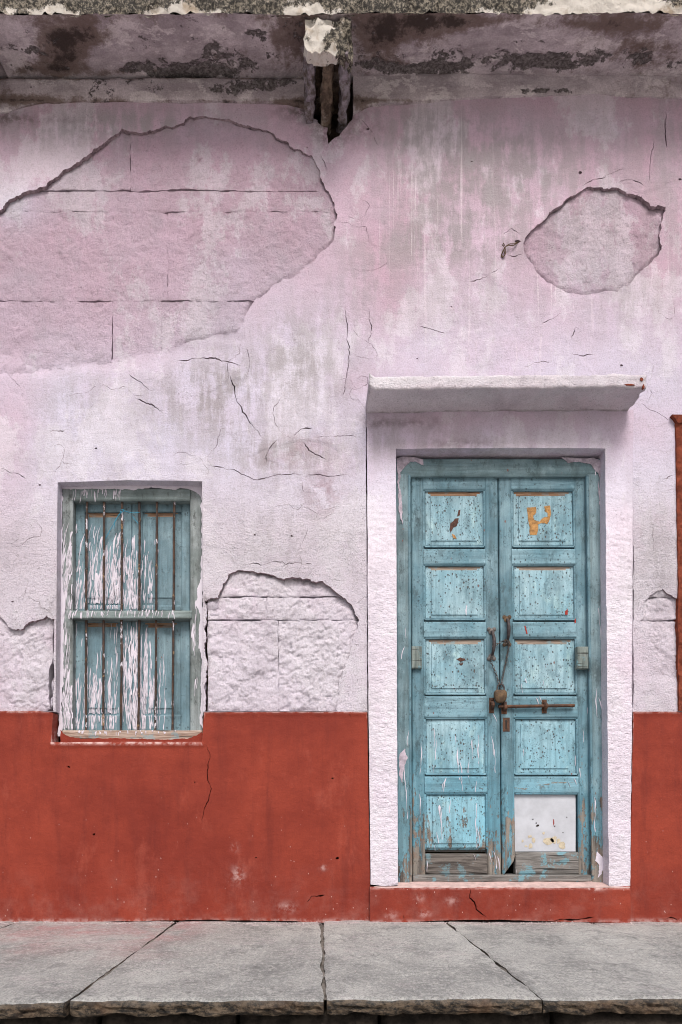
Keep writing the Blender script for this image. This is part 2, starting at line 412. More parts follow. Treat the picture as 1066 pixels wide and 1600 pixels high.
MAT_JAMB = wood_paint('teal_frame_paint', (0.115, 0.20, 0.235), (0.04, 0.065, 0.072), (0.25, 0.36, 0.405), 1.6, 0.5, 'z')
MAT_HEAD = wood_paint('teal_head_paint', (0.115, 0.20, 0.23), (0.045, 0.075, 0.08), (0.22, 0.325, 0.36), 0.9, 0.4, 'x')
MAT_SAGE = wood_paint('sage_window_frame_paint', (0.165, 0.20, 0.20), (0.035, 0.04, 0.036), (0.36, 0.40, 0.415), 1.7, 0.25, 'z', (0.135, 0.115, 0.10), 1.25)
MAT_SAGEX = wood_paint('sage_window_rail_paint', (0.165, 0.215, 0.215), (0.065, 0.08, 0.075), (0.28, 0.345, 0.35), 0.85, 0.25, 'x')
MAT_SHUT = wood_paint('teal_shutter_paint', (0.13, 0.225, 0.275), (0.07, 0.115, 0.135), (0.23, 0.345, 0.40), 0.3, 0.6, 'z')
MAT_DUSTY = bare_wood('dusty_brown_wood', (0.19, 0.105, 0.065), (0.36, 0.23, 0.15), 'x', 0.12)
MAT_DUST_GREY = bare_wood('dusty_grey_brown_wood', (0.17, 0.125, 0.10), (0.34, 0.28, 0.235), 'x', 0.25)
MAT_KICK = bare_wood('weathered_grey_board', (0.055, 0.048, 0.045), (0.20, 0.18, 0.165), 'x', 0.22)
MAT_KICK2 = bare_wood('weathered_grey_blue_board', (0.10, 0.095, 0.09), (0.26, 0.25, 0.24), 'x', 0.42)
MAT_SILLWOOD = bare_wood('worn_sill_wood', (0.20, 0.13, 0.10), (0.52, 0.42, 0.36), 'x', 0.25)
MAT_BLOCKWOOD = bare_wood('grey_block_wood', (0.10, 0.125, 0.12), (0.24, 0.28, 0.265), 'z', 0.3)
MAT_RUST = rust('rusty_iron')
MAT_BAR = rust('rusty_bar_iron', (0.028, 0.02, 0.018), (0.095, 0.05, 0.032), 0.95, 0.1)
MAT_IRON = rust('worn_dark_iron', (0.045, 0.04, 0.045), (0.13, 0.11, 0.11), 0, 0.7)
MAT_CHAIN = rust('dull_chain_steel', (0.10, 0.095, 0.095), (0.22, 0.20, 0.19), 0, 0.7)
MAT_LOCK = rust('rusty_brass', (0.06, 0.038, 0.024), (0.20, 0.125, 0.065), 0, 0.3)
MAT_PAVE = paving()
MAT_CORE = rough_stone('brown_rubble', (0.06, 0.045, 0.035), (0.17, 0.125, 0.095))
MAT_DARKSTONE = rough_stone('dark_plinth_stone', (0.012, 0.010, 0.009), (0.055, 0.045, 0.037))
MAT_BRACKET = rough_stone('brown_bracket_stone', (0.05, 0.036, 0.028), (0.19, 0.14, 0.105), (0.27, 0.23, 0.205), 22)
MAT_LICHEN = lichen_lime()
MAT_SOFFIT = soffit()
MAT_LIME = flat('white_limewash_drip', (0.64, 0.60, 0.68), 0.75, 0.06)
MAT_WHITEPANEL = flat('white_sheet', (0.47, 0.49, 0.54), 0.6, 0.11, 9, None, 0.3)
MAT_CANOPY = lime_paint('white_lilac_canopy_wash', (0.84, 0.81, 0.86))
MAT_STREET = rough_stone('dusty_street', (0.36, 0.34, 0.31), (0.50, 0.475, 0.44), None, 6)
MAT_REDSTONE = rough_stone('red_ochre_stone', (0.12, 0.028, 0.016), (0.25, 0.062, 0.034), None, 26)
MAT_GLUE = flat('ochre_glue_residue', (0.36, 0.19, 0.065), 0.7, 0.45, 70)
MAT_BROWNSTAIN = flat('rust_brown_scar', (0.075, 0.035, 0.026), 0.8, 0.4, 80)
MAT_CREAM = flat('cream_filler', (0.50, 0.44, 0.33), 0.8, 0.2, 60)
MAT_DARKHOLE = flat('dark_chip', (0.03, 0.025, 0.022), 0.9, 0.3, 60)
MAT_REDMARK = flat('red_paint_mark', (0.30, 0.03, 0.02), 0.7, 0.2, 60)
MAT_STRING = flat('blue_twine', (0.05, 0.28, 0.42), 0.7, 0.3, 200)
MAT_WIRE = flat('brown_wire', (0.09, 0.055, 0.03), 0.5, 0.4, 200, 0.5)
MAT_MORTAR = flat('pale_pink_mortar', (0.50, 0.36, 0.34), 0.9, 0.2, 25)
MAT_BEDDING = rough_stone('grey_brown_mortar', (0.10, 0.09, 0.08), (0.24, 0.22, 0.20))
MAT_GRIT = flat('pale_grit', (0.42, 0.36, 0.36), 0.9, 0.4, 40)
MAT_PEEL = flat('peeling_grey_lilac_skin', (0.40, 0.35, 0.41), 0.85, 0.35, 40)
MAT_RIB = rough_stone('peeling_rib_wash', (0.10, 0.075, 0.06), (0.36, 0.32, 0.37), None, 30)

# ------------------------------------------------------------------ cut sheets: plaster, stone faces, dado
def rough_loop(pts, step=5.0, amp=1.6, seed=1, closed=True):
    """A pixel polyline made ragged: resampled every step pixels with fractal sideways jitter."""
    out = []
    n = len(pts)
    for i in range(n if closed else n - 1):
        a, b = pts[i], pts[(i + 1) % n]
        L = math.hypot(b[0] - a[0], b[1] - a[1])
        k = max(1, int(L / step))
        for j in range(k):
            t = j / k
            out.append((a[0] + (b[0] - a[0]) * t, a[1] + (b[1] - a[1]) * t))
    if not closed: out.append(pts[-1])
    a = np.array(out)
    jx = fbm(a[:, 0], a[:, 1], 26, 5, seed, 0.72) * amp
    jy = fbm(a[:, 0] + 500, a[:, 1], 26, 5, seed + 50, 0.72) * amp
    if closed is False: jx[0] = jx[-1] = jy[0] = jy[-1] = 0
    return np.stack([a[:, 0] + jx, a[:, 1] + jy], 1)

def crack_poly(pts, w=1.6, seed=1, amp=2.2):
    """A thin tapering slot along a ragged line."""
    c = rough_loop(pts, 2.4, amp * 1.5, seed, False)
    n = len(c)
    d = np.gradient(c, axis=0)
    nn = np.stack([-d[:, 1], d[:, 0]], 1) / (np.linalg.norm(d, axis=1)[:, None] + 1e-9)
    t = np.linspace(0, 1, n)
    ww = w * 0.38 * np.minimum(1, np.minimum(t, 1 - t) * 5 + 0.12) * (0.35 + 1.5 * vnoise(t * n * 0.25, t * 0 + seed, seed) ** 1.5)
    return np.concatenate([c + nn * ww[:, None], (c - nn * ww[:, None])[::-1]])

FRAME = (-25, 1095)
def sheet(name, outer, holes, cell, relief, depth, mats, parent, attrs=None, Y0=0.0, coarse=None, smooth=True, hard=None):
    """A sheet on the wall (outer and holes in photograph pixels at Y0) cut exactly to its outlines, with relief, and with side walls going back to its depth."""
    k = (D + Y0) / (D * S)
    cpx = cell / k
    loops = [np.asarray(outer, float)] + [np.asarray(h, float) for h in holes]
    loops = [L if (L[:, 0] * np.roll(L[:, 1], -1) - np.roll(L[:, 0], -1) * L[:, 1]).sum() > 0 else L[::-1] for L in loops]
    lo, hi = loops[0].min(0), loops[0].max(0)
    gx = np.arange(lo[0] + cpx * .5, hi[0], cpx); gy = np.arange(lo[1] + cpx * .5, hi[1], cpx * .866)
    X, Yp = np.meshgrid(gx, gy)
    X = X + (np.arange(len(gy)) % 2)[:, None] * cpx * .5
    pts = np.stack([X.ravel(), Yp.ravel()], 1)
    pts += RNG.uniform(-.14, .14, pts.shape) * cpx
    if coarse:
        inside = (pts[:, 0] > FRAME[0]) & (pts[:, 0] < FRAME[1])
        keep = inside | (RNG.random(len(pts)) < 1.0 / coarse ** 2)
        pts = pts[keep]
    # keep grid points off the outlines
    dense = []
    for L in loops:
        n = np.roll(L, -1, 0)
        for a, b in zip(L, n):
            q = max(1, int(math.hypot(*(b - a)) / (cpx * .5)))
            dense.append(a + (b - a) * (np.arange(q) / q)[:, None])
    dense = np.concatenate(dense)
    key = lambda p: (np.floor(p[:, 0] / (cpx * .6)).astype(np.int64) + 5000) * 100000 + np.floor(p[:, 1] / (cpx * .6)).astype(np.int64) + 5000
    near = np.isin(key(pts), np.unique(key(dense)))
    pts = pts[~near]
    ins = (pts[:, 0] > lo[0]) & (pts[:, 0] < hi[0])
    pts = pts[ins]
    V = [Vector((float(p[0]), float(p[1]))) for L in loops for p in L] + [Vector((float(p[0]), float(p[1]))) for p in pts]
    F = []; s = 0
    for L in loops:
        F.append(list(range(s, s + len(L)))); s += len(L)
    r = cdt(V, [], F, 0, 1e-4)
    ov = np.array([(v[0], v[1]) for v in r[0]])
    keep = [len(f) == 3 and o == [0] for f, o in zip(r[2], r[5])]
    tri = np.array([f for f, q in zip(r[2], keep) if q])
    used = np.unique(tri); remap = -np.ones(len(ov), int); remap[used] = np.arange(len(used))
    ov = ov[used]; tri = remap[tri]
    x = (ov[:, 0] - CX) * k; z = EZ + (HY - ov[:, 1]) * k
    dy = relief(x, z, ov[:, 0], ov[:, 1])
    co = np.stack([x, Y0 + dy, z], 1)
    # facing the street
    a, b, c = co[tri[:, 0]], co[tri[:, 1]], co[tri[:, 2]]
    flip = np.cross(b - a, c - a)[:, 1] > 0
    tri[flip] = tri[flip][:, ::-1]
    e = np.concatenate([tri[:, [0, 1]], tri[:, [1, 2]], tri[:, [2, 0]]])
    kk = np.sort(e, 1); kk = kk[:, 0] * len(co) + kk[:, 1]
    u, inv, cnt = np.unique(kk, return_inverse=True, return_counts=True)
    be = e[cnt[inv] == 1]
    nb = len(be)
    pa, pb = co[be[:, 0]], co[be[:, 1]]
    ma_, mb_ = ov[be[:, 0]], ov[be[:, 1]]
    da = depth(ma_[:, 0], ma_[:, 1]) if callable(depth) else np.full(nb, depth)
    db = depth(mb_[:, 0], mb_[:, 1]) if callable(depth) else np.full(nb, depth)
    back_a = pa.copy(); back_a[:, 1] = np.maximum(pa[:, 1] + 0.002, Y0 + da)
    back_b = pb.copy(); back_b[:, 1] = np.maximum(pb[:, 1] + 0.002, Y0 + db)
    n0 = len(co)
    verts = np.concatenate([co, pa, pb, back_b, back_a])
    i = np.arange(nb)
    s1 = np.stack([n0 + nb + i, n0 + i, n0 + 3 * nb + i], 1)
    s2 = np.stack([n0 + nb + i, n0 + 3 * nb + i, n0 + 2 * nb + i], 1)
    faces = np.concatenate([tri, s1, s2])
    sm = np.concatenate([np.full(len(tri), bool(smooth)), np.zeros(2 * nb, bool)])
    A = {}
    if attrs:
        A0 = attrs(x, z, ov[:, 0], ov[:, 1])
        for kx, v in A0.items():
            v = np.asarray(v, float)
            A[kx] = np.concatenate([v, v[be[:, 0]], v[be[:, 1]], v[be[:, 1]], v[be[:, 0]]])
    mi = None
    if hard is not None:
        mi = np.concatenate([np.zeros(len(tri)), hard((ma_ + mb_) / 2), hard((ma_ + mb_) / 2)])
    return add(name, verts, faces, mats, parent, sm, A, mi)

# ------------------------------------------------------------------ planks and panels with worn edges
def warp_door(x, y):
    t = (np.asarray(y, float) - 743.0) / 625.0
    return x + np.clip(t, -.2, 1.2) * (2.5 + 6.5 * (x - 642.0) / 274.0)

def nowarp(x, y): return x

def plank(name, x0, y0, x1, y1, Yf, thick, mats, parent, ch=(2, 2, 2, 2), cd=0.004, warp=nowarp, seg=26.0, amp=0.0006, seed=0, cut=None):
    """A board whose front covers the given pixels at depth Yf: chamfers ch (pixels, left top right bottom) of depth cd metres and slightly uneven arrises."""
    def ticks(a, b, ca, cb):
        t = [a]
        if ca: t += [a + ca * .45, a + ca, a + ca + .5]
        m0, m1 = a + (ca + .5 if ca else 0), b - (cb + .5 if cb else 0)
        n = max(1, int((m1 - m0) / seg))
        t += [m0 + (m1 - m0) * i / n for i in range(1, n)]
        if cb: t += [b - cb - .5, b - cb, b - cb * .45]
        return np.array(t + [b])
    tx, ty = ticks(x0, x1, ch[0], ch[2]), ticks(y0, y1, ch[1], ch[3])
    X, Yp = np.meshgrid(tx, ty)
    def prof(d, c): return np.zeros_like(d) if not c else np.clip(1 - d / c, 0, 1) ** 2
    h = np.maximum(np.maximum(prof(X - x0, ch[0]), prof(x1 - X, ch[2])), np.maximum(prof(Yp - y0, ch[1]), prof(y1 - Yp, ch[3])))
    if cut is not None: X, Yp = cut(X, Yp)
    Xw = warp(X, Yp)
    k = (D + Yf) / (D * S)
    x = (Xw - CX) * k; z = EZ + (HY - Yp) * k
    y = Yf + h * cd + fbm(x, z, 0.05, 3, 31 + seed) * amp
    x = x + fbm(z, x, 0.09, 3, 77 + seed) * amp * .8
    z = z + fbm(x, z, 0.09, 3, 99 + seed) * amp * .8
    ny, nx = X.shape
    idx = np.arange(nx * ny).reshape(ny, nx)
    q = np.stack([idx[:-1, :-1], idx[1:, :-1], idx[1:, 1:], idx[:-1, 1:]], -1).reshape(-1, 4)
    front = np.stack([x, y, z], -1).reshape(-1, 3)
    ring = np.concatenate([idx[0, :-1], idx[:-1, -1], idx[-1, :0:-1], idx[:0:-1, 0]])
    n0 = len(front)
    side = front[ring]
    back = side.copy(); back[:, 1] = Yf + thick
    verts = np.concatenate([front, side, back])
    m = len(ring); i = np.arange(m); j = (i + 1) % m
    sq = np.stack([n0 + i, n0 + j, n0 + m + j, n0 + m + i], 1)
    faces = [tuple(f) for f in q] + [tuple(f) for f in sq] + [tuple(range(n0 + 2 * m - 1, n0 + m - 1, -1))]
    sm = [True] * len(q) + [False] * (m + 1)
    return add(name, verts, faces, mats, parent, sm)

def field_panel(name, o, f, Yo, rise, step, mats, parent, warp=nowarp, seed=0, ring=0):
    """Raised-and-fielded panel: o outer rectangle, f the flat field inside it; the sloping top margin holds brown dust (material 1)."""
    (a0, b0, a1, b1), (c0, d0, c1, d1) = o, f
    tx = ([a0, a0 + ring, a0 + ring + .5] if ring else [a0]) + [(a0 + ring + c0) / 2, c0, c0 + .45] + [c0 + (c1 - c0) * i / 5 for i in range(1, 5)] + [c1 - .45, c1, (a1 - ring + c1) / 2] + ([a1 - ring - .5, a1 - ring, a1] if ring else [a1])
    ty = ([b0, b0 + ring, b0 + ring + .5] if ring else [b0]) + [(b0 + ring + d0) / 2, d0, d0 + .45] + [d0 + (d1 - d0) * i / 5 for i in range(1, 5)] + [d1 - .45, d1, (b1 - ring + d1) / 2] + ([b1 - ring - .5, b1 - ring, b1] if ring else [b1])
    X, Yp = np.meshgrid(np.array(tx), np.array(ty))
    ux = np.minimum((X - a0) / (c0 - a0), (a1 - X) / (a1 - c1)); uy = np.minimum((Yp - b0) / (d0 - b0), (b1 - Yp) / (b1 - d1))
    # mitred margins: move inner-margin nodes on the diagonal
    u = np.clip(np.minimum(ux, uy), 0, 1)
    infield = (X > c0 + .2) & (X < c1 - .2) & (Yp > d0 + .2) & (Yp < d1 - .2)
    y = Yo - rise * u - step * infield
    if ring: y = y + .010 * (np.minimum(np.minimum(X - a0, a1 - X), np.minimum(Yp - b0, b1 - Yp)) < ring * .7)
    k = (D + Yo) / (D * S)
    Xw = warp(X, Yp)
    x = (Xw - CX) * k; z = EZ + (HY - Yp) * k
    y = y + fbm(x, z, 0.06, 3, 5 + seed) * 0.0012
    ny, nx = X.shape
    idx = np.arange(nx * ny).reshape(ny, nx)
    q = np.stack([idx[:-1, :-1], idx[1:, :-1], idx[1:, 1:], idx[:-1, 1:]], -1).reshape(-1, 4)
    cxm = X.ravel()[q].mean(1); cym = Yp.ravel()[q].mean(1)
    top = (cym < d0) & (cxm > c0 - (d0 - cym) * (c0 - a0) / (d0 - b0)) & (cxm < c1 + (d0 - cym) * (a1 - c1) / (d0 - b0))
    return add(name, np.stack([x, y, z], -1).reshape(-1, 3), q, mats, parent, False, None, top.astype(int))

def tube(pts, r, n=8, closed=False, wob=0.0, seed=0):
    pts = np.asarray(pts, float); m = len(pts)
    t = np.gradient(pts, axis=0)
    if closed: t = np.roll(pts, -1, 0) - np.roll(pts, 1, 0)
    t /= np.linalg.norm(t, axis=1)[:, None] + 1e-12
    ref = np.array([0, 1., 0]) if abs(t[:, 1]).mean() < .8 else np.array([1., 0, 0])
    u = np.cross(t, ref); u /= np.linalg.norm(u, axis=1)[:, None] + 1e-12
    w = np.cross(t, u)
    a = np.linspace(0, 2 * math.pi, n, endpoint=False)
    rr = np.broadcast_to(np.asarray(r, float), (m,))[:, None, None]
    if wob: rr = rr * (1 + wob * RNG.uniform(-1, 1, (m, n, 1)))
    v = pts[:, None] + rr * (np.cos(a)[None, :, None] * u[:, None] + np.sin(a)[None, :, None] * w[:, None])
    f = []
    for i in range(m if closed else m - 1):
        i2 = (i + 1) % m
        for j in range(n):
            j2 = (j + 1) % n
            f.append((i * n + j, i2 * n + j, i2 * n + j2, i * n + j2))
    if not closed:
        f.append(tuple(range(n - 1, -1, -1))); f.append(tuple((m - 1) * n + j for j in range(n)))
    return v.reshape(-1, 3), f

class MB:
    def __init__(s): s.v = []; s.f = []; s.n = 0
    def put(s, v, f):
        v = np.asarray(v, float).reshape(-1, 3)
        s.v.append(v); s.f += [tuple(int(i) + s.n for i in q) for q in f]; s.n += len(v)
    def tube(s, *a, **k): s.put(*tube(*a, **k))
    def box(s, x0, y0, z0, x1, y1, z1, b=0.0):
        b = min(b, (x1 - x0) * .45, (y1 - y0) * .45, (z1 - z0) * .45)
        # a box with chamfered front edges: two rings
        v = [(x0, y1, z0), (x1, y1, z0), (x1, y1, z1), (x0, y1, z1), (x0, y0 + b, z0), (x1, y0 + b, z0), (x1, y0 + b, z1), (x0, y0 + b, z1),
             (x0 + b, y0, z0 + b), (x1 - b, y0, z0 + b), (x1 - b, y0, z1 - b), (x0 + b, y0, z1 - b)]
        f = [(0, 3, 2, 1), (8, 9, 10, 11)]
        for r in (0, 4):
            for j in range(4): f.append((r + j, r + (j + 1) % 4, r + 4 + (j + 1) % 4, r + 4 + j))
        s.put(v, f)
    def build(s, name, mats, parent=None, smooth=False, **k):
        return add(name, np.concatenate(s.v), s.f, mats, parent, smooth, **k)

def pxbox(mb, x0, y0, x1, y1, Yf, thick, b=0.002, warp=nowarp):
    a = P(float(warp(x0, y1)), y1, Yf); c = P(float(warp(x1, y0)), y0, Yf)
    mb.box(a[0], Yf, a[2], c[0], Yf + thick, c[2], b)

# ================================================================== STRUCTURE: street, plinth, pavement
def big_ground():
    n = 60
    g = np.concatenate([-np.geomspace(150, 0.3, n // 2), np.geomspace(0.3, 150, n // 2)])
    X, Y = np.meshgrid(g, g)
    Z = -0.92 + fbm(X, Y, 1.5, 4, 3) * 0.02 * np.exp(-np.hypot(X, Y) / 20)
    idx = np.arange(n * n).reshape(n, n)
    q = np.stack([idx[:-1, :-1], idx[:-1, 1:], idx[1:, 1:], idx[1:, :-1]], -1).reshape(-1, 4)
    o = add('street', np.stack([X, Y, Z], -1).reshape(-1, 3), q, MAT_STREET, None, True)
    o['kind'] = 'structure'; o['label'] = 'dusty street in front of the raised stone platform'
big_ground()

pav = bpy.data.objects.new('pavement', None); pav['kind'] = 'structure'
pav['label'] = 'raised pavement of grey flagstones along the foot of the red dado'
link(pav)
JX = [-2.55, -1.42, -0.668, 0.0225, 0.612, 1.295, 1.98, 2.75]
FRONT = [-1.40, -1.40, -1.385, -1.378, -1.372, -1.362, -1.36]
TOPZ = [0.0, 0.0, 0.0, 0.003, 0.001, -0.002, 0.0]
def paving_slab(i):
    gap = (0.006, 0.007, 0.011, 0.012, 0.0105, 0.008, 0.008, 0.006)
    x0, x1 = JX[i] + gap[i] * .5, JX[i + 1] - gap[i + 1] * .5
    yf, yb = FRONT[i], 0.03
    thick = 0.043
    c = 0.010 if -1.6 < (x0 + x1) / 2 < 2.0 else 0.03
    nx, ny = int((x1 - x0) / c), int((yb - yf) / c)
    tx = np.linspace(0, 1, nx); ty = np.linspace(0, 1, ny)
    U, W = np.meshgrid(tx, ty)
    X = x0 + U * (x1 - x0); Y = yf + W * (yb - yf)
    X0, Y0 = X.copy(), Y.copy()
    # ragged joints and a broken front edge
    eL = fbm(Y0, Y0 * 0 + x0, 0.12, 4, 11 + i) * 0.005; eR = fbm(Y0, Y0 * 0 + x1, 0.12, 4, 61 + i) * 0.005
    X = X + eL * (1 - sstep(0, .12, U)) + eR * sstep(.88, 1, U)
    eF = fbm(X0, X0 * 0 + i, 0.09, 5, 21 + i, 0.6) * 0.010
    Y = Y + eF * (1 - sstep(0, .08, W))
    Z = TOPZ[i] + fbm(X0 + i, Y0, 0.35, 3, 40) * 0.0035 + fbm(X0 + i, Y0 * .6, 0.05, 5, 42, .65) * 0.0022
    rid = fbm(X0 * .5, Y0 * 1.3, 0.16, 5, 44 + i, 0.65)
    Z = Z - 0.0060 * sstep(0.03, 0.0, np.abs(rid)) * sstep(0.1, 0.5, fbm(X0, Y0, 0.4, 2, 46 + i))
    de = np.minimum(np.minimum((X0 - x0), (x1 - X0)), (Y0 - yf) * 1.2)
    Z = Z - 0.006 * np.clip(1 - de / 0.012, 0, 1) ** 2
    idx = np.arange(nx * ny).reshape(ny, nx)
    q = np.stack([idx[:-1, :-1], idx[:-1, 1:], idx[1:, 1:], idx[1:, :-1]], -1).reshape(-1, 4)
    top = np.stack([X, Y, Z], -1)
    px = X0 * S * D / (D + Y0) + CX
    pink = np.clip(1.3 * sstep(-0.2, -0.9, X0) * sstep(-1.1, -0.35, Y0) * 1.0 + 0.5 * sstep(-.12, 0, Y0), 0, 1) * (0.75 + 0.5 * fbm(X0, Y0, .3, 3, 9))
    lime = np.clip(sstep(-0.16, -0.0, Y0) * 1.15 + 0.3 * sstep(.2, .6, fbm(X0, Y0, .25, 3, 14)), 0, 1)
    V = [top.reshape(-1, 3)]; F = [q]; E = [np.zeros(nx * ny)]; PK = [pink.ravel()]; LM = [lime.ravel()]
    n0 = nx * ny
    # side walls in three rough rows
    ring = np.concatenate([idx[0, :], idx[1:, -1], idx[-1, -2::-1], idx[-2:0:-1, 0]])
    m = len(ring); base = V[0][ring]
    isf = np.concatenate([np.ones(nx), np.zeros(m - nx)])
    rows = [base]
    for r_ in range(1, 5):
        b = base.copy(); b[:, 2] = TOPZ[i] - 0.010 - (thick - 0.010) * r_ / 4 + fbm(base[:, 0], base[:, 1], .06, 3, 70 + r_) * .004
        j = fbm(base[:, 0] * 1.0, base[:, 2] * 0 + r_ * .09, 0.035, 4, 80 + i + r_ * 7, .65) * 0.009
        b[:, 1] += isf * (j - 0.004 + 0.006 * (r_ == 4))
        rows.append(b)
    for r_, b in enumerate(rows):
        V.append(b); E.append(np.full(m, 0.85 if r_ == 0 else 1.0)); PK.append(np.zeros(m)); LM.append(np.zeros(m))
    ii = np.arange(m); jj = (ii + 1) % m
    for r_ in range(4):
        s = n0 + r_ * m
        F.append(np.stack([s + ii, s + m + ii, s + m + jj, s + jj], 1))
    o = add('paving_slab', np.concatenate(V), np.concatenate(F), MAT_PAVE, pav, np.concatenate([np.ones(len(q), bool), np.zeros(4 * m, bool)]),
            {'edge': np.concatenate(E), 'pink': np.concatenate(PK), 'lime': np.concatenate(LM)})
for i in range(7): paving_slab(i)

rubble_bed = None
pl = bpy.data.objects.new('plinth', None); pl['kind'] = 'structure'
pl['label'] = 'dark rough stone plinth under the pavement edge'
link(pl)
def rubble(name, x0, z0, x1, z1, yf, yb, mat, parent, seed, cell=0.02, amp=0.012):
    nx, nz = max(3, int((x1 - x0) / cell)), max(3, int((z1 - z0) / cell))
    X, Z = np.meshgrid(np.linspace(x0, x1, nx), np.linspace(z0, z1, nz))
    e = np.minimum(np.minimum(X - x0, x1 - X), np.minimum(Z - z0, z1 - Z))
    Y = yf + fbm(X + seed, Z, 0.07, 4, seed) * amp + 0.02 * np.clip(1 - e / 0.02, 0, 1) ** 2
    idx = np.arange(nx * nz).reshape(nz, nx)
    q = np.stack([idx[:-1, :-1], idx[:-1, 1:], idx[1:, 1:], idx[1:, :-1]], -1).reshape(-1, 4)
    f = np.stack([X, Y, Z], -1).reshape(-1, 3)
    ring = np.concatenate([idx[0, :], idx[1:, -1], idx[-1, -2::-1], idx[-2:0:-1, 0]]); m = len(ring)
    b = f[ring].copy(); b[:, 1] = yb
    n0 = len(f); i = np.arange(m); j = (i + 1) % m
    F = np.concatenate([q, np.stack([ring[i], n0 + i, n0 + j, ring[j]], 1)])
    return add(name, np.concatenate([f, b]), F, mat, parent, np.concatenate([np.ones(len(q), bool), np.zeros(m, bool)]))
X, Y = np.meshgrid(np.linspace(-2.5, 2.7, 300), np.linspace(-1.33, .02, 70)); idx = np.arange(300 * 70).reshape(70, 300)
add('bedding_mortar', np.stack([X, Y, -.013 + fbm(X, Y, .08, 3, 99) * .006], -1).reshape(-1, 3), np.stack([idx[:-1, :-1], idx[:-1, 1:], idx[1:, 1:], idx[1:, :-1]], -1).reshape(-1, 4), MAT_BEDDING, pav, True)
z = -0.047; row = 0
while z > -0.9:
    h = 0.16 if row else 0.13
    x = -2.5 - 0.2 * (row % 2); 
    while x < 2.7:
        w = random.uniform(.38, .62)
        rubble('plinth_stone', x, z - h, x + w - .012, z - .006, -1.325 + random.uniform(-.012, .008), -0.9, MAT_DARKSTONE, pl, 100 + int(x * 40) + row * 7, 0.02 if row == 0 else 0.045)
        x += w
    z -= h; row += 1

# ================================================================== THE WALL
wall = thing('house_wall', 'old lilac limewashed house wall with fallen plaster and a red painted dado', 'wall', (0, 0, 0))

WX0, WX1 = -330.0, 1400.0
DADO_T, GROUND = 1112.0, 1446.0
win_hole = np.array([(90, 753), (200, 750), (316, 752), (317, 930), (317, 1113), (317, 1125), (88, 1125), (89, 950)], float)
A_HOLE = [(-330, 395), (-120, 380), (-20, 345), (18, 318), (40, 301), (72, 287), (110, 265), (150, 236), (180, 212), (190, 205), (215, 209), (250, 201), (275, 196), (300, 180),
          (332, 182), (370, 189), (410, 200), (440, 215), (470, 234), (494, 246), (505, 275), (521, 312), (528, 340), (522, 376), (500, 396), (480, 416), (450, 436), (420, 455),
          (396, 468), (386, 486), (378, 508), (370, 522), (346, 525), (300, 534), (250, 548), (200, 556), (150, 562), (100, 569), (55, 573), (20, 552), (-40, 560), (-200, 590), (-330, 600)]
B_HOLE = [(818, 380), (824, 366), (836, 357), (860, 336), (885, 316), (905, 301), (925, 290), (945, 295), (965, 293), (985, 301), (1006, 306), (1020, 321), (1041, 323), (1034, 352),
          (1032, 385), (1020, 410), (1000, 425), (985, 444), (960, 452), (920, 458), (880, 455), (855, 442), (836, 422), (822, 400)]
C_HOLE = [(321, 938), (342, 934), (348, 912), (358, 898), (376, 890), (396, 894), (420, 897), (438, 906), (470, 903), (500, 910), (522, 922), (540, 935), (551, 943), (554, 958),
          (560, 967), (555, 985), (549, 1012), (541, 1032), (533, 1060), (527, 1090), (526, 1118), (319, 1118), (322, 1040)]
D_HOLE = [(-330, 985), (-120, 975), (-30, 962), (2, 966), (15, 978), (25, 984), (35, 981), (46, 971), (62, 969), (73, 962), (86, 965), (85, 1020), (84, 1118), (-330, 1118)]
E_HOLE = [(1008, 938), (1020, 929), (1037, 922), (1052, 932), (1062, 936), (1062, 1045), (1048, 1054), (1036, 1052), (1026, 1030), (1018, 1008), (1009, 985), (1003, 970)]
TOPCUT = [(494, 150), (552, 150), (551, 186), (537, 200), (528, 211), (519, 219), (515, 225), (510, 212), (512, 200), (497, 192)]
cr = []
def ck(w, *pts, amp=2.2): cr.append(crack_poly(list(pts), w, 300 + len(cr) * 13, amp))
ck(2.2, (279, 563), (310, 560), (340, 562), (376, 570))
ck(1.4, (359, 584), (364, 606), (370, 627), (388, 655), (408, 687))
ck(1.5, (200, 586), (218, 597), (239, 611))
ck(1.7, (211, 622), (234, 631), (254, 643))
ck(1.2, (76, 672), (101, 671))
ck(1.4, (324, 712), (332, 728), (368, 736), (396, 749), (430, 745), (472, 741))
ck(1.0, (476, 741), (510, 744), (546, 742))
ck(1.9, (456, 682), (472, 671), (488, 671))
ck(1.4, (472, 690), (482, 703), (512, 718))
ck(1.2, (413, 723), (422, 700), (436, 687))
ck(0.9, (492, 683), (528, 681), (563, 685))
ck(1.5, (2, 731), (27, 740), (40, 748))
ck(1.1, (498, 236), (508, 252), (513, 268))
ck(1.2, (912, 290), (926, 281), (944, 278), (962, 268), (978, 264))
ck(1.3, (968, 286), (985, 282), (999, 287), (1006, 292))
ck(1.8, (1041, 168), (1039, 200), (1040, 232))
ck(1.0, (1012, 288), (1016, 255), (1022, 215))
ck(1.1, (732, 441), (758, 433), (784, 420))
ck(1.7, (1003, 630), (1020, 642), (1036, 650), (1046, 656))
ck(1.1, (1037, 748), (1054, 743))
ck(1.2, (562, 186), (580, 206), (592, 230))
ck(1.0, (576, 480), (580, 510), (574, 538))
ck(1.0, (588, 470), (614, 480))
ck(1.0, (540, 470), (546, 540), (541, 590))
ck(1.2, (545, 560), (536, 620))
ck(1.3, (786, 366), (800, 360), (812, 366))
ck(1.4, (794, 400), (803, 404), (816, 396))
ck(1.0, (655, 510), (700, 520))
ck(1.0, (845, 505), (880, 490)); ck(1.0, (893, 530), (900, 514), (907, 519))
ck(1.1, (893, 552), (912, 556), (928, 553)); ck(1.0, (820, 573), (836, 568), (858, 566))
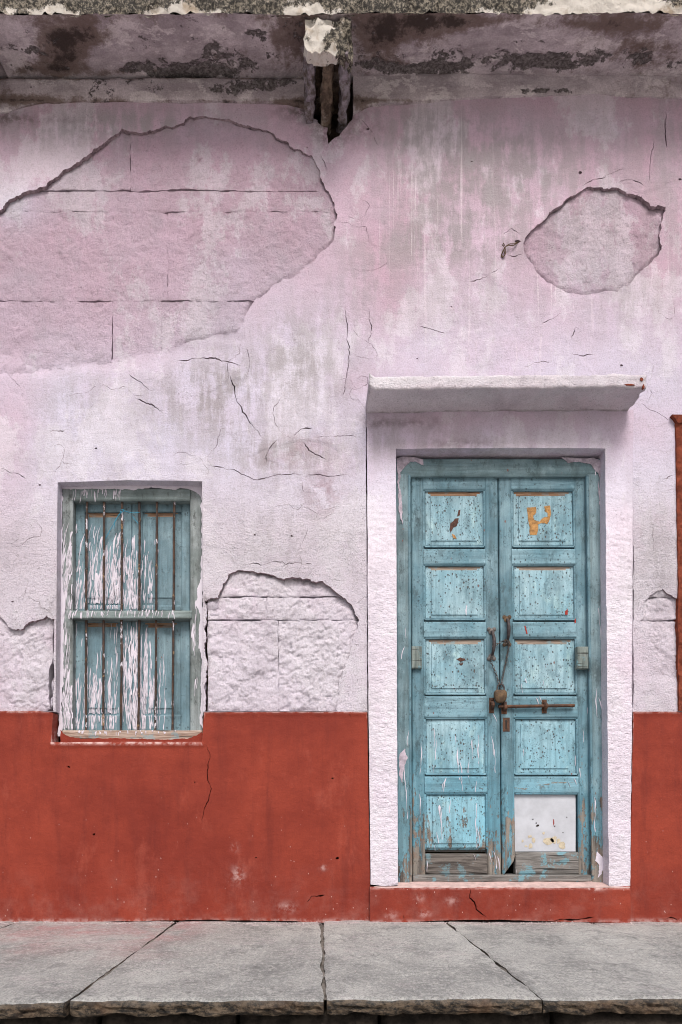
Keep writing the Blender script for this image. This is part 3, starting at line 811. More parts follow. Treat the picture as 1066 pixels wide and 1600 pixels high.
ck(1.2, (385, 545), (390, 570), (384, 592))
ck(1.0, (100, 618), (140, 610), (160, 598))
ck(1.0, (10, 580), (30, 605)); ck(1.1, (376, 905 - 25), (440, 880), (500, 885), amp=3)
ck(1.8, (573.5, 648), (573, 720), (574, 800), amp=0.8)
ck(1.5, (574, 815), (574, 900), (574.5, 962), amp=0.8); ck(1.6, (575, 985), (575.5, 1050), (576, 1105), amp=0.8)
ck(1.3, (989.5, 838), (990, 900), (990, 985), amp=0.8); ck(1.3, (990, 1000), (990, 1060), (990, 1104), amp=0.8)
# fine hairlines that wander over the old plaster, some of them forking
hr = random.Random(21)
def hair(x, y, L, ang, w=.8):
    p = [(x, y)]; n_ = int(L / 9)
    for _ in range(n_):
        ang += hr.gauss(0, .28) if hr.random() < .7 else hr.choice((-1, 1)) * hr.uniform(.6, 1.2); x += 9 * math.cos(ang); y += 9 * math.sin(ang); p.append((x, y))
    if n_ > 1: cr.append(crack_poly(p, w, 2000 + len(cr) * 7, 2.0))
    if n_ > 5 and hr.random() < .5: hair(*p[n_ // 2], L * .4, ang + hr.choice((-1, 1)) * .9, w * .8)
for (x, y, L, a_) in [(545, 500, 90, 1.4), (20, 850, 60, .4), (50, 880, 50, 1.0), (420, 800, 90, .1), (480, 820, 80, .5),
                      (1010, 560, 60, .6), (1050, 460, 60, 1.5), (160, 600, 60, .7), (440, 620, 70, 1.3),
                      (540, 330, 60, 1.5), (550, 400, 70, 1.6), (1030, 800, 50, 1.4), (318, 749, 70, -.9), (88, 750, 60, -2.3), (571, 640, 80, -2.6), (86, 964, 50, -2.4), (556, 944, 40, -.8), (378, 512, 80, 1.2), (528, 345, 60, .5), (1040, 330, 60, 1.3), (350, 640, 90, 1.2), (560, 760, 70, 1.6)]:
    hair(x, y, L * 1.35, a_, .55)
# small chips
def chip(x, y, r, s):
    a = np.linspace(0, 2 * math.pi, 9, endpoint=False)
    rr = r * (0.6 + 0.8 * vnoise(a * 1.3, a * 0 + s, s))
    return np.stack([x + rr * np.cos(a) * 1.4, y + rr * np.sin(a)], 1)
for i, (x, y, r) in enumerate([(907, 270, 2.2), (809, 378, 3.0), (1062, 281, 2.0), (737, 253, 1.0), (971, 571, 1.6), (150, 700, 1.2), (62, 757, 1.3), (480, 230, 1.0), (575, 201, 2.0),
                               (456, 838, 1.2), (398, 836, 1.3), (20, 940, 1.5), (652, 560, 1.0), (705, 480, 1.0)]):
    cr.append(chip(x, y, r, 20 + i))
holes = [win_hole] + [rough_loop(h, 2.4, 4.6, 60 + i) for i, h in enumerate((A_HOLE, B_HOLE, C_HOLE, D_HOLE, E_HOLE))] + [rough_loop(TOPCUT, 3, 3.0, 88)] 
holes[1][:, 0] = np.maximum(holes[1][:, 0], WX0 + 3); holes[4][:, 0] = np.maximum(holes[4][:, 0], WX0 + 3)
for i in (3, 4): holes[i][:, 1] = np.minimum(holes[i][:, 1], DADO_T - 0.6)
# the plaster runs to just behind the dado top and to the ragged line under the cornice course
outer_top = rough_loop([(WX0, 145), (470, 145), (480, 176), (492, 185), (498, 187), (549, 185), (556, 172), (562, 140), (WX1, 135)], 6, 1.2, 5, False)
door_cut = [(574.5, DADO_T), (574.5, 700), (620, 699), (946, 699), (988, 700), (989, DADO_T)]
outer = [tuple(p) for p in outer_top] + [(WX1, DADO_T)] + [(989, DADO_T), (989, 668), (572, 668), (574, DADO_T)] + [(317, DADO_T), (317, 1126), (88, 1126), (88, DADO_T)] + [(WX0, DADO_T)]
outer = [p for p in outer if True]
# simplify: window notch is part of the outline
outer = [tuple(p) for p in outer_top] + [(WX1, DADO_T), (989, DADO_T), (988.5, 900), (988, 668), (572, 668), (573, 900), (574, DADO_T), (528, DADO_T), (317, DADO_T), (317, 930), (316, 752),
         (200, 750), (90, 753), (89, 950), (87, DADO_T), (WX0, DADO_T)]
holes = holes[1:]
# C and D open on the window side and on the dado: keep a hair of plaster out of them
def clampx(h, lo, hi):
    h[:, 0] = np.clip(h[:, 0], lo, hi); return h
holes[2] = clampx(holes[2], 319.0, 570)
holes[3] = clampx(holes[3], WX0 + 3, 85.5)

FEATHER = [(150, 562, 120, 14, 1), (40, 572, 70, 16, 1), (260, 546, 80, 12, .9), (340, 528, 50, 8, .5), (545, 1020, 10, 40, .9), (528, 1085, 12, 40, 1), (920, 459, 40, 6, .3),
           (1010, 1030, 12, 30, .7), (1050, 1055, 30, 8, .8), (0, 560, 40, 16, 1), ]
def plaster_relief(x, z, px, py):
    d = fbm(x, z, 0.7, 3, 1) * 0.0040 + fbm(x, z, 0.16, 4, 2) * 0.0021 + fbm(x, z * 1.4, 0.035, 3, 3) * 0.0007
    rg = rough_mask(px, py)
    d = d + rg * (fbm(x, z, 0.022, 3, 4) * 0.0010)
    d = d + np.clip(blobs(px, py, FEATHER), 0, 1) * 0.011
    # trowel shelves of older coats
    d = d - 0.0022 * sstep(-0.03, 0.03, fbm(x, z, 0.55, 4, 8) - 0.12)
    # sunken scab right of the window head
    d = d + 0.003 * sstep(0.45, 0.55, blobs(px, py, [(480, 712, 62, 28, 1), (415, 722, 30, 18, .7)]))
    return d
def rough_mask(px, py):
    return np.clip(sstep(690, 860, py) * 0.9 + blobs(px, py, [(30, 900, 60, 60, .4), (460, 860, 120, 50, .3), (1030, 870, 50, 90, .4)]), 0, 1.2)
def wall_attrs(x, z, px, py):
    pink = sstep(700, 280, py) * 0.9 + blobs(px, py, [(10, 690, 50, 150, .5), (120, 480, 160, 90, .28), (560, 480, 60, 140, .2), (520, 720, 50, 30, .35), (1050, 400, 60, 160, .35), (620, 440, 60, 160, .25), (300, 640, 180, 60, .12),
                                                       (560, 590, 60, 40, .35), (1010, 690, 60, 60, .30), (800, 660, 300, 30, .20), (330, 230, 160, 60, .2)]) - blobs(px, py, [(20, 320, 50, 40, .7), (560, 560, 200, 60, .2)])
    grey = blobs(px, py, [(690, 290, 90, 100, .95), (760, 250, 120, 60, .7), (860, 330, 130, 70, .6), (600, 420, 60, 60, .3), (900, 230, 160, 70, .5), (640, 190, 90, 50, .6), (700, 380, 120, 40, .7),
                          (460, 540, 60, 70, .8), (500, 600, 60, 60, .45), (300, 620, 90, 60, .75), (360, 600, 60, 60, .6), (120, 620, 60, 60, .5), (430, 715, 60, 30, .8), (500, 715, 70, 30, .5),
                          (1045, 330, 40, 130, .5), (100, 200, 160, 40, .8), (320, 185, 180, 24, .5), (210, 200, 60, 18, .8), (720, 690, 140, 26, .8), (600, 680, 40, 40, .5), (1030, 860, 30, 70, .5),
                          (430, 830, 60, 60, .25), (980, 470, 60, 60, .5), (740, 470, 140, 60, .4), (1060, 180, 60, 60, .4), (360, 690, 120, 60, .35), (550, 470, 40, 100, .4)])
    drip = blobs(px, py, [(700, 300, 90, 110, 1), (640, 330, 50, 100, .9), (790, 500, 120, 80, 1), (740, 560, 60, 60, .8), (1045, 400, 20, 110, .9), (1020, 450, 20, 60, .9), (310, 610, 70, 60, .5),
                          (480, 620, 60, 60, .4), (870, 480, 60, 50, .8)])
    rose = blobs(px, py, [(505, 772, 28, 34, 1.0), (480, 690, 40, 20, .55), (445, 715, 40, 22, .5), (560, 600, 25, 20, .3), (60, 188, 60, 8, .3)])
    dirt = blobs(px, py, [(516, 205, 34, 26, .9), (520, 178, 60, 14, .8), (10, 185, 30, 16, .8), (470, 172, 40, 10, .7), (575, 202, 30, 12, .55), (60, 188, 50, 7, .5), (580, 660, 24, 12, .5), (640, 660, 60, 10, .6), (722, 694, 60, 7, .6),
                          (86, 960, 12, 14, .6), (320, 936, 12, 10, .6), (797, 388, 18, 16, .35), (820, 300, 10, 4, 0)])
    return {'pink': np.clip(pink, 0, 1), 'grey': np.clip(grey, 0, 1.1), 'drip': np.clip(drip, 0, 1), 'rose': np.clip(rose, 0, 1), 'dirt': np.clip(dirt, 0, 1), 'rough': rough_mask(px, py)}
def wall_depth(px, py):
    w = (px > 86) & (px < 319) & (py > 747)
    dr = (px > 570) & (px < 992) & (py > 660)
    return np.where(w, 0.085, np.where(dr, 0.05, 0.0165))
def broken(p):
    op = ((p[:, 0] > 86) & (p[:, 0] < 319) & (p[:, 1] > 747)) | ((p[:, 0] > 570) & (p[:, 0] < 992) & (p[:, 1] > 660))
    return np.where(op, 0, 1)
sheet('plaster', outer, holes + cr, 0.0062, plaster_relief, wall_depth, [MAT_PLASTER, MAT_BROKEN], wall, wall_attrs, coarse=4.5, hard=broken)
EDGES = np.concatenate([h[::2] for h in holes[:3]])
def edge_groove(x, z, px, py):
    d = np.full(len(px), 99.0)
    for i in range(0, len(EDGES), 40):
        e = EDGES[i:i + 40]
        d = np.minimum(d, np.hypot(px[:, None] - e[None, :, 0], py[:, None] - e[None, :, 1]).min(1))
    soft = np.clip(blobs(px, py, FEATHER), 0, 1)
    return np.exp(-(d / 3.2) ** 2) * .013 * np.clip(.55 + .9 * fbm(x, z, .09, 3, 590), 0, 1.2) * (1 - soft)

# stone blocks showing where the plaster fell, each its own piece, joints open between them
def stone(x0, y0, x1, y1, Y=0.0125, amp=0.004, seed=0, cell=0.009, gap=.7, tilt=0.0, chisel=0.0, slot=None, poly=None):
    o = [(x0 + gap * .5, y0 + gap * .5), (x1 - gap * .5, y0 + gap * .5), (x1 - gap * .5, y1 - gap * .5), (x0 + gap * .5, y1 - gap * .5)]
    o = rough_loop(poly or o, 4, 1.5, 400 + seed)
    if slot:
        e_ = np.abs(o[:, 1] - y1) < 3
        o[:, 1] -= e_ * 1.8 * sstep(slot[0] - 6, slot[0] + 6, o[:, 0]) * sstep(slot[1] + 6, slot[1] - 6, o[:, 0])
    cx_, cy_ = (x0 + x1) / 2, (y0 + y1) / 2
    def rel(x, z, px, py):
        e = np.minimum(np.minimum(px - x0, x1 - px), np.minimum(py - y0, y1 - py))
        d = fbm(x + seed, z, 0.10, 4, 500 + seed) * amp + fbm(x, z, 0.028, 4, 520 + seed, .6) * amp * .55
        if chisel:
            u = (x * 0.8 + z * 0.6); v = (-x * 0.6 + z * 0.8)
            r = np.abs(fbm(u * 0.45, v * 1.1, 0.07, 4, 540 + seed, .6))
            d = d + chisel * (sstep(0.16, 0.0, r) - 0.2)
            d = d + chisel * 1.0 * sstep(.1, .5, fbm(x, z, .05, 4, 560 + seed, .6))
        d = d + fbm(x, z, .012, 3, 580 + seed, .6) * amp * .22 + edge_groove(x, z, px, py)
        return d + (0.0035 if chisel else .0008) * np.clip(1 - e / 3.0, 0, 1) ** 2 + tilt * (py - cy_) / S
    def att(x, z, px, py):
        a = wall_attrs(x, z, px, py)
        a['pink'] = np.clip(a['pink'] * 1.05, 0, 1); a['grey'] = np.clip(a['grey'] * .5 + .22 * sstep(620, 300, py), 0, 1); a['drip'] = a['drip'] * 0
        a['dirt'] = np.clip(a['dirt'] * .6 + 0.35 * np.exp(-(np.minimum(np.abs(py - y0), np.abs(py - y1)) / 3.0) ** 2) * sstep(.1, .5, fbm(x, z, .1, 3, 5)), 0, 1)
        return a
    return sheet('stone_block', o, [], cell, rel, 0.11, MAT_STONE, wall, att, Y0=Y)
# big patch, upper left
stone(-330, 170, 204, 298, 0.0125, .0050, 1, gap=.3)
stone(204, 165, 545, 298.5, 0.012, .0055, 2, gap=.25, slot=(250, 372), poly=[(204.3, 165), (470, 165), (490, 232), (545, 232), (545, 298.3), (204.3, 298.3)])
stone(-330, 299, 30, 331, 0.0135, .003, 3, gap=.3); stone(30, 299, 545, 331, 0.0125, .0030, 4, gap=.3)
stone(-330, 331, 262, 470, 0.012, .0048, 5, gap=.3); stone(262, 331, 545, 470, 0.0122, .0050, 6, gap=.3)
stone(-330, 470.5, 176, 600, 0.0125, .0048, 7, gap=.5); stone(176, 470.5, 252, 600, 0.0128, .003, 8, gap=.25); stone(252, 470.5, 400, 560, 0.0122, .005, 9, gap=.4)
# round patch, upper right
stone(800, 270, 1060, 475, 0.0122, .0050, 11, chisel=.002)
# patch right of the window
stone(333, 880, 575, 932, 0.014, .0048, 12, chisel=.004, cell=.0065)
stone(324, 933, 417, 968, 0.0125, .006, 13, chisel=.004, cell=.0065)
stone(417, 932.5, 575, 968, 0.016, .005, 14, chisel=.005, cell=.0065, tilt=-.02)
stone(324, 969, 435, 1114, 0.012, .0052, 15, chisel=.005, cell=.0065); stone(435, 969, 575, 1114, 0.0115, .0055, 16, chisel=.006, cell=.0065, gap=.4)
# patch left of the window, cut off short of the jamb so that a dark gap stays open
stone(-330, 930, -190, 1114, 0.0125, .005, 17, chisel=.005)
gapstone = rough_loop([(-189, 940), (80, 940), (83, 975), (80, 1000), (82, 1030), (77, 1060), (75, 1090), (78, 1108), (70, 1114), (-189, 1114)], 6, 1.6, 433)
def rel_gap(x, z, px, py):
    e = np.clip(1 - (82 - px) / 7, 0, 1) ** 2
    r = np.abs(fbm((x * .8 + z * .6) * .45, (-x * .6 + z * .8) * 1.1, .07, 4, 571, .6))
    return fbm(x, z, .09, 4, 570) * .006 + fbm(x, z, .03, 4, 572, .6) * .0035 + .006 * (sstep(.16, 0, r) - .2) + e * .008 + 0.004 * sstep(.1, .5, fbm(x, z, .05, 4, 574, .6))
sheet('stone_block', gapstone, [], .0065, rel_gap, .10, MAT_STONE, wall, wall_attrs, Y0=.012)
# patch beside the red pilaster
stone(996, 905, 1075, 933, 0.0125, .004, 18, chisel=.003, cell=.0065); stone(996, 934, 1075, 969, 0.0135, .005, 19, chisel=.005, cell=.0065); stone(996, 970.5, 1075, 1075, 0.012, .005, 20, chisel=.005, cell=.0065)
# loose pebbles of mortar in the left gap and beside the right jamb
for k_, (x, y, a, b) in enumerate([(86.5, 1035, 2.2, 9), (84, 1072, 2.6, 12), (82.5, 1098, 2.5, 8), (320.5, 1035, 2.3, 14), (321, 1075, 2.0, 9), (333, 947, 12, 9), (337, 963, 13, 5)]):
    u, w = np.meshgrid(np.linspace(0, math.pi, 9), np.linspace(0, 2 * math.pi, 12, endpoint=False), indexing='ij')
    c = P(x, y, 0.028); n_ = 1 + .25 * fbm(np.cos(w) + k_, u, .6, 3, 600 + k_)
    X = c[0] + a / S * np.sin(u) * np.cos(w) * n_; Z = c[2] + b / S * np.cos(u) * n_; Yy = c[1] + 0.016 * np.sin(u) * np.sin(w) * n_
    idx = np.arange(9 * 12).reshape(9, 12)
    q = np.stack([idx[:-1], np.roll(idx, -1, 1)[:-1], np.roll(idx, -1, 1)[1:], idx[1:]], -1).reshape(-1, 4)
    add('mortar_lump', np.stack([X, Yy, Z], -1).reshape(-1, 3), q, MAT_STONE, wall, True, {'pink': np.full(108, .15), 'dirt': np.full(108, .25)})

# dark masonry behind everything, with the two openings left in it
mb = MB()
def wbox(x0, y0, x1, y1, Yf, Yb):
    a = P(x0, y1, 0); c = P(x1, y0, 0); mb.box(a[0], Yf, a[2], c[0], Yb, c[2], 0)
wbox(-330, 60, 1400, 700, .112, .45); wbox(-330, 700, 60, 1470, .112, .45); wbox(345, 700, 570, 1470, .112, .45); wbox(60, 700, 345, 745, .112, .45); wbox(60, 1165, 345, 1470, .112, .45)
wbox(1000, 700, 1400, 1470, .112, .45); wbox(60, 745, 345, 1165, .22, .45); wbox(570, 1392, 1000, 1470, .112, .45); wbox(570, 700, 1000, 1392, .25, .45)
mb.build('masonry_core', MAT_CORE, wall)

# red dado, left and right of the door
DC = [crack_poly([(318, 1160), (327, 1178), (326, 1200), (323, 1215), (330, 1232), (324, 1252), (319, 1266), (317, 1284)], 1.7, 901, 2.0), crack_poly([(479, 1409), (488, 1400), (508, 1399)], 2.6, 902, 1.5),
      crack_poly([(545, 1112), (549, 1122)], .8, 903), chip(527, 1341, 1.9, 904), chip(147, 1304, 1.5, 905), chip(107, 1198, 1.6, 906), chip(520, 1216, 1.2, 907), chip(304, 1222, 1.0, 908), chip(400, 1340, 1.0, 909)]
def dado_relief(x, z, px, py):
    d = fbm(x, z, .6, 3, 31) * .004 + fbm(x, z, .14, 4, 32) * .0018
    d = d + .004 * sstep(140, 136, px) * sstep(1160, 1200, py) * 0.4
    lip = np.exp(-((py - 1163) / 4.0) ** 2) * (px > 78) * (px < 318)
    d = d - 0.004 * np.exp(-((py - DADO_T - 2) / 4) ** 2)
    return d - lip * .007
def dado_attrs(x, z, px, py):
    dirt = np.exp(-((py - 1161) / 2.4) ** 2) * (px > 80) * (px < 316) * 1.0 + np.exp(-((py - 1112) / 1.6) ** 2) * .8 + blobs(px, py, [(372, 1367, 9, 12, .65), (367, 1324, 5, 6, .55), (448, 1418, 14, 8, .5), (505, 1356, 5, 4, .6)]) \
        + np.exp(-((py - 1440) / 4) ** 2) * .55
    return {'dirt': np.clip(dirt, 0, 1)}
foot = rough_loop([(578.5, 1443), (430, 1439), (300, 1437), (160, 1440), (0, 1444), (WX0, 1446)], 8, 1.2, 910, False)
dl = [(WX0, DADO_T), (60, DADO_T - 1), (84, DADO_T + 2), (82, 1135), (81, 1160), (200, 1159), (316, 1159), (317, 1140), (319, DADO_T + 1), (450, DADO_T), (574, DADO_T), (576, 1250), (578.5, 1380)] + [tuple(p) for p in foot]
def dado_depth(px, py): return np.where((px > 75) & (px < 325) & (py < 1170), .09, .05)
sheet('dado', dl, DC, .0085, dado_relief, dado_depth, MAT_RED, wall, dado_attrs, Y0=-0.002, coarse=3)
foot = rough_loop([(WX1, 1446), (1066, 1445), (1030, 1441), (985, 1440)], 8, 1.2, 911, False)
dr = [(985, 1388), (987, 1250), (989.5, DADO_T), (1040, DADO_T), (WX1, DADO_T)] + [tuple(p) for p in foot]
sheet('dado', dr, [crack_poly([(1030, 1437), (1045, 1432), (1062, 1436)], 2.0, 912)], .0085, dado_relief, .05, MAT_RED, wall, dado_attrs, Y0=-0.002, coarse=3)

# plain raised surround of the door, combed plaster
sur = [(573.5, 644), (990, 640), (990, 800), (988, 1100), (985, 1384), (960, 1386), (951.5, 1384), (949, 1100), (946, 700.5), (780, 700), (619, 701), (620.5, 1100), (622, 1383), (600, 1385), (579.5, 1382), (576, 1100)]
def sur_relief(x, z, px, py):
    lo = sstep(700, 850, py)
    side = sstep(940, 960, px)
    rip = fbm(x * .55, z, .015, 4, 41, .6)
    d = fbm(x, z, .4, 3, 42) * .003 + fbm(x, z, .08, 3, 43) * .0012 + rip * (.0003 + .0017 * lo)
    e = np.minimum(np.abs(px - 574 - (py - 640) * .0075), np.abs(px - 989))
    d = d + .0085 * np.clip(1 - np.abs(px - 989) / 14, 0, 1) * sstep(640, 760, py) * (py < 1100)
    return d
def sur_attrs(x, z, px, py):
    a = wall_attrs(x, z, px, py); a['pink'] = np.clip(sstep(820, 660, py) * .42 + a['pink'] * .3, 0, 1)
    a['grey'] = np.clip(a['grey'] * .8, 0, 1); a['dirt'] = np.clip(a['dirt'] + np.exp(-((py - 1383) / 3) ** 2) * .4, 0, 1)
    return a
sur_r = rough_loop(sur, 7, .5, 920)
def sur_depth(px, py): return np.where((px > 612) & (px < 955) & (py > 690), .105, .02)
sheet('door_surround', sur_r, [], .0058, sur_relief, sur_depth, MAT_COMB, wall, sur_attrs, Y0=-0.015)

# cornice course between plaster and eave
for k_, (x0, x1, y0, y1) in enumerate([(-330, 477, 121, 158), (552, 1400, 113, 150)]):
    def rel(x, z, px, py): return fbm(x, z, .3, 3, 51) * .004 + fbm(x, z, .06, 4, 52) * .002 + .004 * np.clip(1 - (py - y0) / 3, 0, 1) + .003 * np.clip(1 - (lowline(px) - py) / 4, 0, 1)
    def att(x, z, px, py):
        sc = fbm(x * .6, z, .12, 4, 53) * .55 + blobs(px, py, [(330, 140, 70, 10, .35), (410, 133, 50, 12, .35), (820, 142, 90, 6, .45), (870, 140, 40, 5, .4)]) - .05
        wet = blobs(px, py, [(470, 165, 30, 14, .8), (30, 155, 40, 14, .6), (560, 160, 30, 14, .6), (110, 152, 80, 6, .35), (1000, 140, 90, 20, .25)]) + np.exp(-((py - 157) / 3.0) ** 2) * .35 + np.exp(-((py - y0 - 1) / 2.5) ** 2) * .5
        return {'scab': sc, 'wet': wet}
    lowline = lambda v: np.interp(v, [-330, 5, 30, 60, 110, 330, 450, 478], [176, 176, 167, 159, 157, 156, 158, 166]) if k_ == 0 else np.interp(v, [552, 565, 580, 640, 720, 800, 880, 930, 980, 1400], [176, 169, 162, 159, 153, 149, 147, 143, 150, 152])
    lx = np.linspace(x1 + (3 if k_ == 0 else 0), x0, 60)
    o = rough_loop([(x0, y0), (x1, y0)] + [(a_, float(lowline(a_))) for a_ in lx], 5, 1.1, 930 + k_)
    sheet('cornice_course', o, [], .010, rel, .06, MAT_SOFFIT, wall, att, Y0=-0.012, coarse=3)

# ================================================================== red painted door step
step = thing('door_step', 'low red painted step under the blue double door, with a crack from its top edge', 'step', P(780, 1442, -.02))
st = rough_loop([(578.5, 1386), (622, 1387), (780, 1386.5), (950, 1386), (985.5, 1385), (985.5, 1442), (900, 1441), (780, 1437), (700, 1438), (578.5, 1443)], 8, .7, 940)
def st_rel(x, z, px, py): return fbm(x, z, .3, 3, 61) * .003 + fbm(x, z, .07, 4, 62) * .0016 + .008 * np.clip(1 - (py - 1386) / 4, 0, 1) ** 2
def st_att(x, z, px, py): return {'dirt': np.clip(np.exp(-((py - 1387) / 2.0) ** 2) * .55 + blobs(px, py, [(663, 1428, 9, 5, .6), (705, 1408, 10, 6, .45), (612, 1430, 9, 6, .45), (655, 1403, 8, 6, .4), (930, 1388, 12, 4, .8)]) + np.exp(-((py - 1440) / 3) ** 2) * .4, 0, 1)}
sheet('step_face', st, [crack_poly([(735, 1390), (734, 1404), (741, 1411), (745, 1421), (752, 1427), (762, 1433)], 2.2, 941, 1.2), crack_poly([(630, 1428), (631, 1438)], 1.0, 942),
                        crack_poly([(862, 1439), (880, 1436), (900, 1437), (930, 1433)], 2.4, 943, .8)], .008, st_rel, .04, MAT_RED, step, st_att, Y0=-0.024)
# mortar fillet on its top running in under the door
a0, a1 = P(580, 1386.3, -.024), P(985, 1385.5, -.024); b0, b1 = P(612, 1378, .06), P(966, 1377.5, .06)
n = 40; t = np.linspace(0, 1, n)
rows = []
for s_ in np.linspace(0, 1, 8):
    l = np.array(a0) * (1 - s_) + np.array(b0) * s_; r_ = np.array(a1) * (1 - s_) + np.array(b1) * s_
    g = l[None] * (1 - t)[:, None] + r_[None] * t[:, None]
    g[:, 2] += fbm(g[:, 0], g[:, 1] * 3, .06, 3, 63) * .0022 - (0.004 if s_ == 0 else 0)
    rows.append(g)
rows = np.stack(rows); idx = np.arange(8 * n).reshape(8, n)
q = np.stack([idx[:-1, :-1], idx[:-1, 1:], idx[1:, 1:], idx[1:, :-1]], -1).reshape(-1, 4)
add('step_top', rows.reshape(-1, 3), q, MAT_MORTAR, step, True)

# crumbs of limewash and grit lying along the foot of the wall
V = []; F = []; n0 = 0
for _ in range(900):
    x = RNG.uniform(-1.6, 1.9); y = -abs(RNG.normal(0, .05)) - .03 if RNG.random() < .7 else RNG.uniform(-1.2, -.05)
    r_ = RNG.uniform(.0012, .0042) * (1.3 if y > -.1 else .7); p = np.array([(1, 0, 0), (-.5, .87, 0), (-.5, -.87, 0), (0, 0, .9)]) * r_ * RNG.uniform(.6, 1.3, (4, 3))
    a_ = RNG.uniform(0, 6.28); p = np.stack([p[:, 0] * math.cos(a_) - p[:, 1] * math.sin(a_), p[:, 0] * math.sin(a_) + p[:, 1] * math.cos(a_), p[:, 2]], 1)
    V.append(p + (x, y, .0015)); F += [(n0, n0 + 1, n0 + 3), (n0 + 1, n0 + 2, n0 + 3), (n0 + 2, n0, n0 + 3)]; n0 += 4
o = add('wall_grit', np.concatenate(V), F, MAT_GRIT, None); o['kind'] = 'stuff'; o['label'] = 'pale crumbs of limewash and grit scattered on the flagstones at the wall foot'

# ================================================================== canopy slab over the door
can = thing('door_canopy', 'thin white lilac concrete slab projecting above the door, chipped red at its right end', 'canopy', P(790, 640, 0))
def slab_mesh():
    xl, xr, z0, z1, yf, yb = .2335, 1.468, 2.405, 2.463, -.192, .02
    nx, nz, ny = 150, 9, 24
    tx = np.linspace(0, 1, nx)
    ring = [('f', v) for v in np.linspace(0, 1, nz)]
    rows = []
    for v in np.linspace(1, 0, ny)[:-1]: rows.append((yf + (yb - yf) * v, z1, 't'))
    for v in np.linspace(1, 0, nz): rows.append((yf, z0 + (z1 - z0) * v, 'f'))
    for v in np.linspace(0, 1, ny)[1:]: rows.append((yf + (yb - yf) * v, z0, 'b'))
    G = np.zeros((len(rows), nx, 3))
    for i, (y, zz, k) in enumerate(rows):
        x = xl + (xr - xl) * tx
        yy = np.full(nx, y); zc = np.full(nx, zz)
        if k == 'f':
            ed = min((z1 - zz), (zz - z0)) / .008
            yy += .004 * max(0, 1 - ed) ** 2
        yy += fbm(x, x * 0 + zz * 2 + y, .08, 4, 71) * .0035
        zc += fbm(x, x * 0 + y, .10, 4, 72, .6) * .004 + (tx - .5) * .012 * 0
        zc += (k != 't') * fbm(x, x * 0 + 3, .045, 4, 73, .65) * .0035 * (y < yf + .02)
        zc += (1 - tx) * -.010 + .004 
        # left lower corner and right end knocked off
        cut = np.clip(1 - (x - xl) / .03, 0, 1); zc += (k != 't') * cut ** 2 * .018 * (1 if y < yf + .03 else .2)
        cut = np.clip(1 - (xr - x) / .035, 0, 1); zc -= (k == 't') * cut ** 2 * .008
        xx = x + (np.where(tx > .5, 1, 0) * fbm(x * 0 + y, x * 0 + zz, .03, 3, 74) * .006)
        G[i] = np.stack([xx, yy, zc], 1)
    nr = len(rows); idx = np.arange(nr * nx).reshape(nr, nx)
    q = np.stack([idx[:-1, :-1], idx[1:, :-1], idx[1:, 1:], idx[:-1, 1:]], -1).reshape(-1, 4)
    V = G.reshape(-1, 3)
    # end caps
    caps = []
    F = [tuple(f) for f in q] + [tuple(idx[:, 0][::-1]), tuple(idx[:, -1])]
    px = V[:, 0] * S * D / (D + V[:, 1]) + CX; py = HY - (V[:, 2] - EZ) * S * D / (D + V[:, 1])
    A = {'pink': .10 + .12 * (V[:, 2] < 2.42) , 'grey': np.clip(.0 + .12 * (V[:, 2] < 2.43) * (V[:, 1] > -.185) + .5 * (V[:, 1] > -.03) + 0 * px, 0, 1), 'dirt': np.clip(.55 * sstep(.24, .234, V[:, 0]) + .45 * (V[:, 1] > -.025), 0, 1) , 'rough': np.full(len(V), .9), 'rose': 0 * px, 'drip': 0 * px}
    o = add('slab', V, F, MAT_CANOPY, can, [True] * len(q) + [False] * 2, A)
slab_mesh()
mb = MB()
for (x, y, w, h) in [(1003, 592, 5, 5), (985, 601, 16, 2.5), (1006, 604, 3.5, 8)]:
    c = P(x, y, -.1955); a = np.linspace(0, 2 * math.pi, 14, endpoint=False)
    rr = .6 + .6 * vnoise(a * 2, a * 0 + x, 9)
    ring = np.stack([c[0] + np.cos(a) * rr * w / S * .5, np.full(14, -.1955), c[2] + np.sin(a) * rr * h / S * .5], 1)
    bk = ring.copy(); bk[:, 1] += .012
    V = np.concatenate([ring, bk]); F = [tuple(range(14))] + [(i, 14 + i, 14 + (i + 1) % 14, (i + 1) % 14) for i in range(14)]
    add('exposed_brick_chip', V, F, MAT_REDSTONE, can)

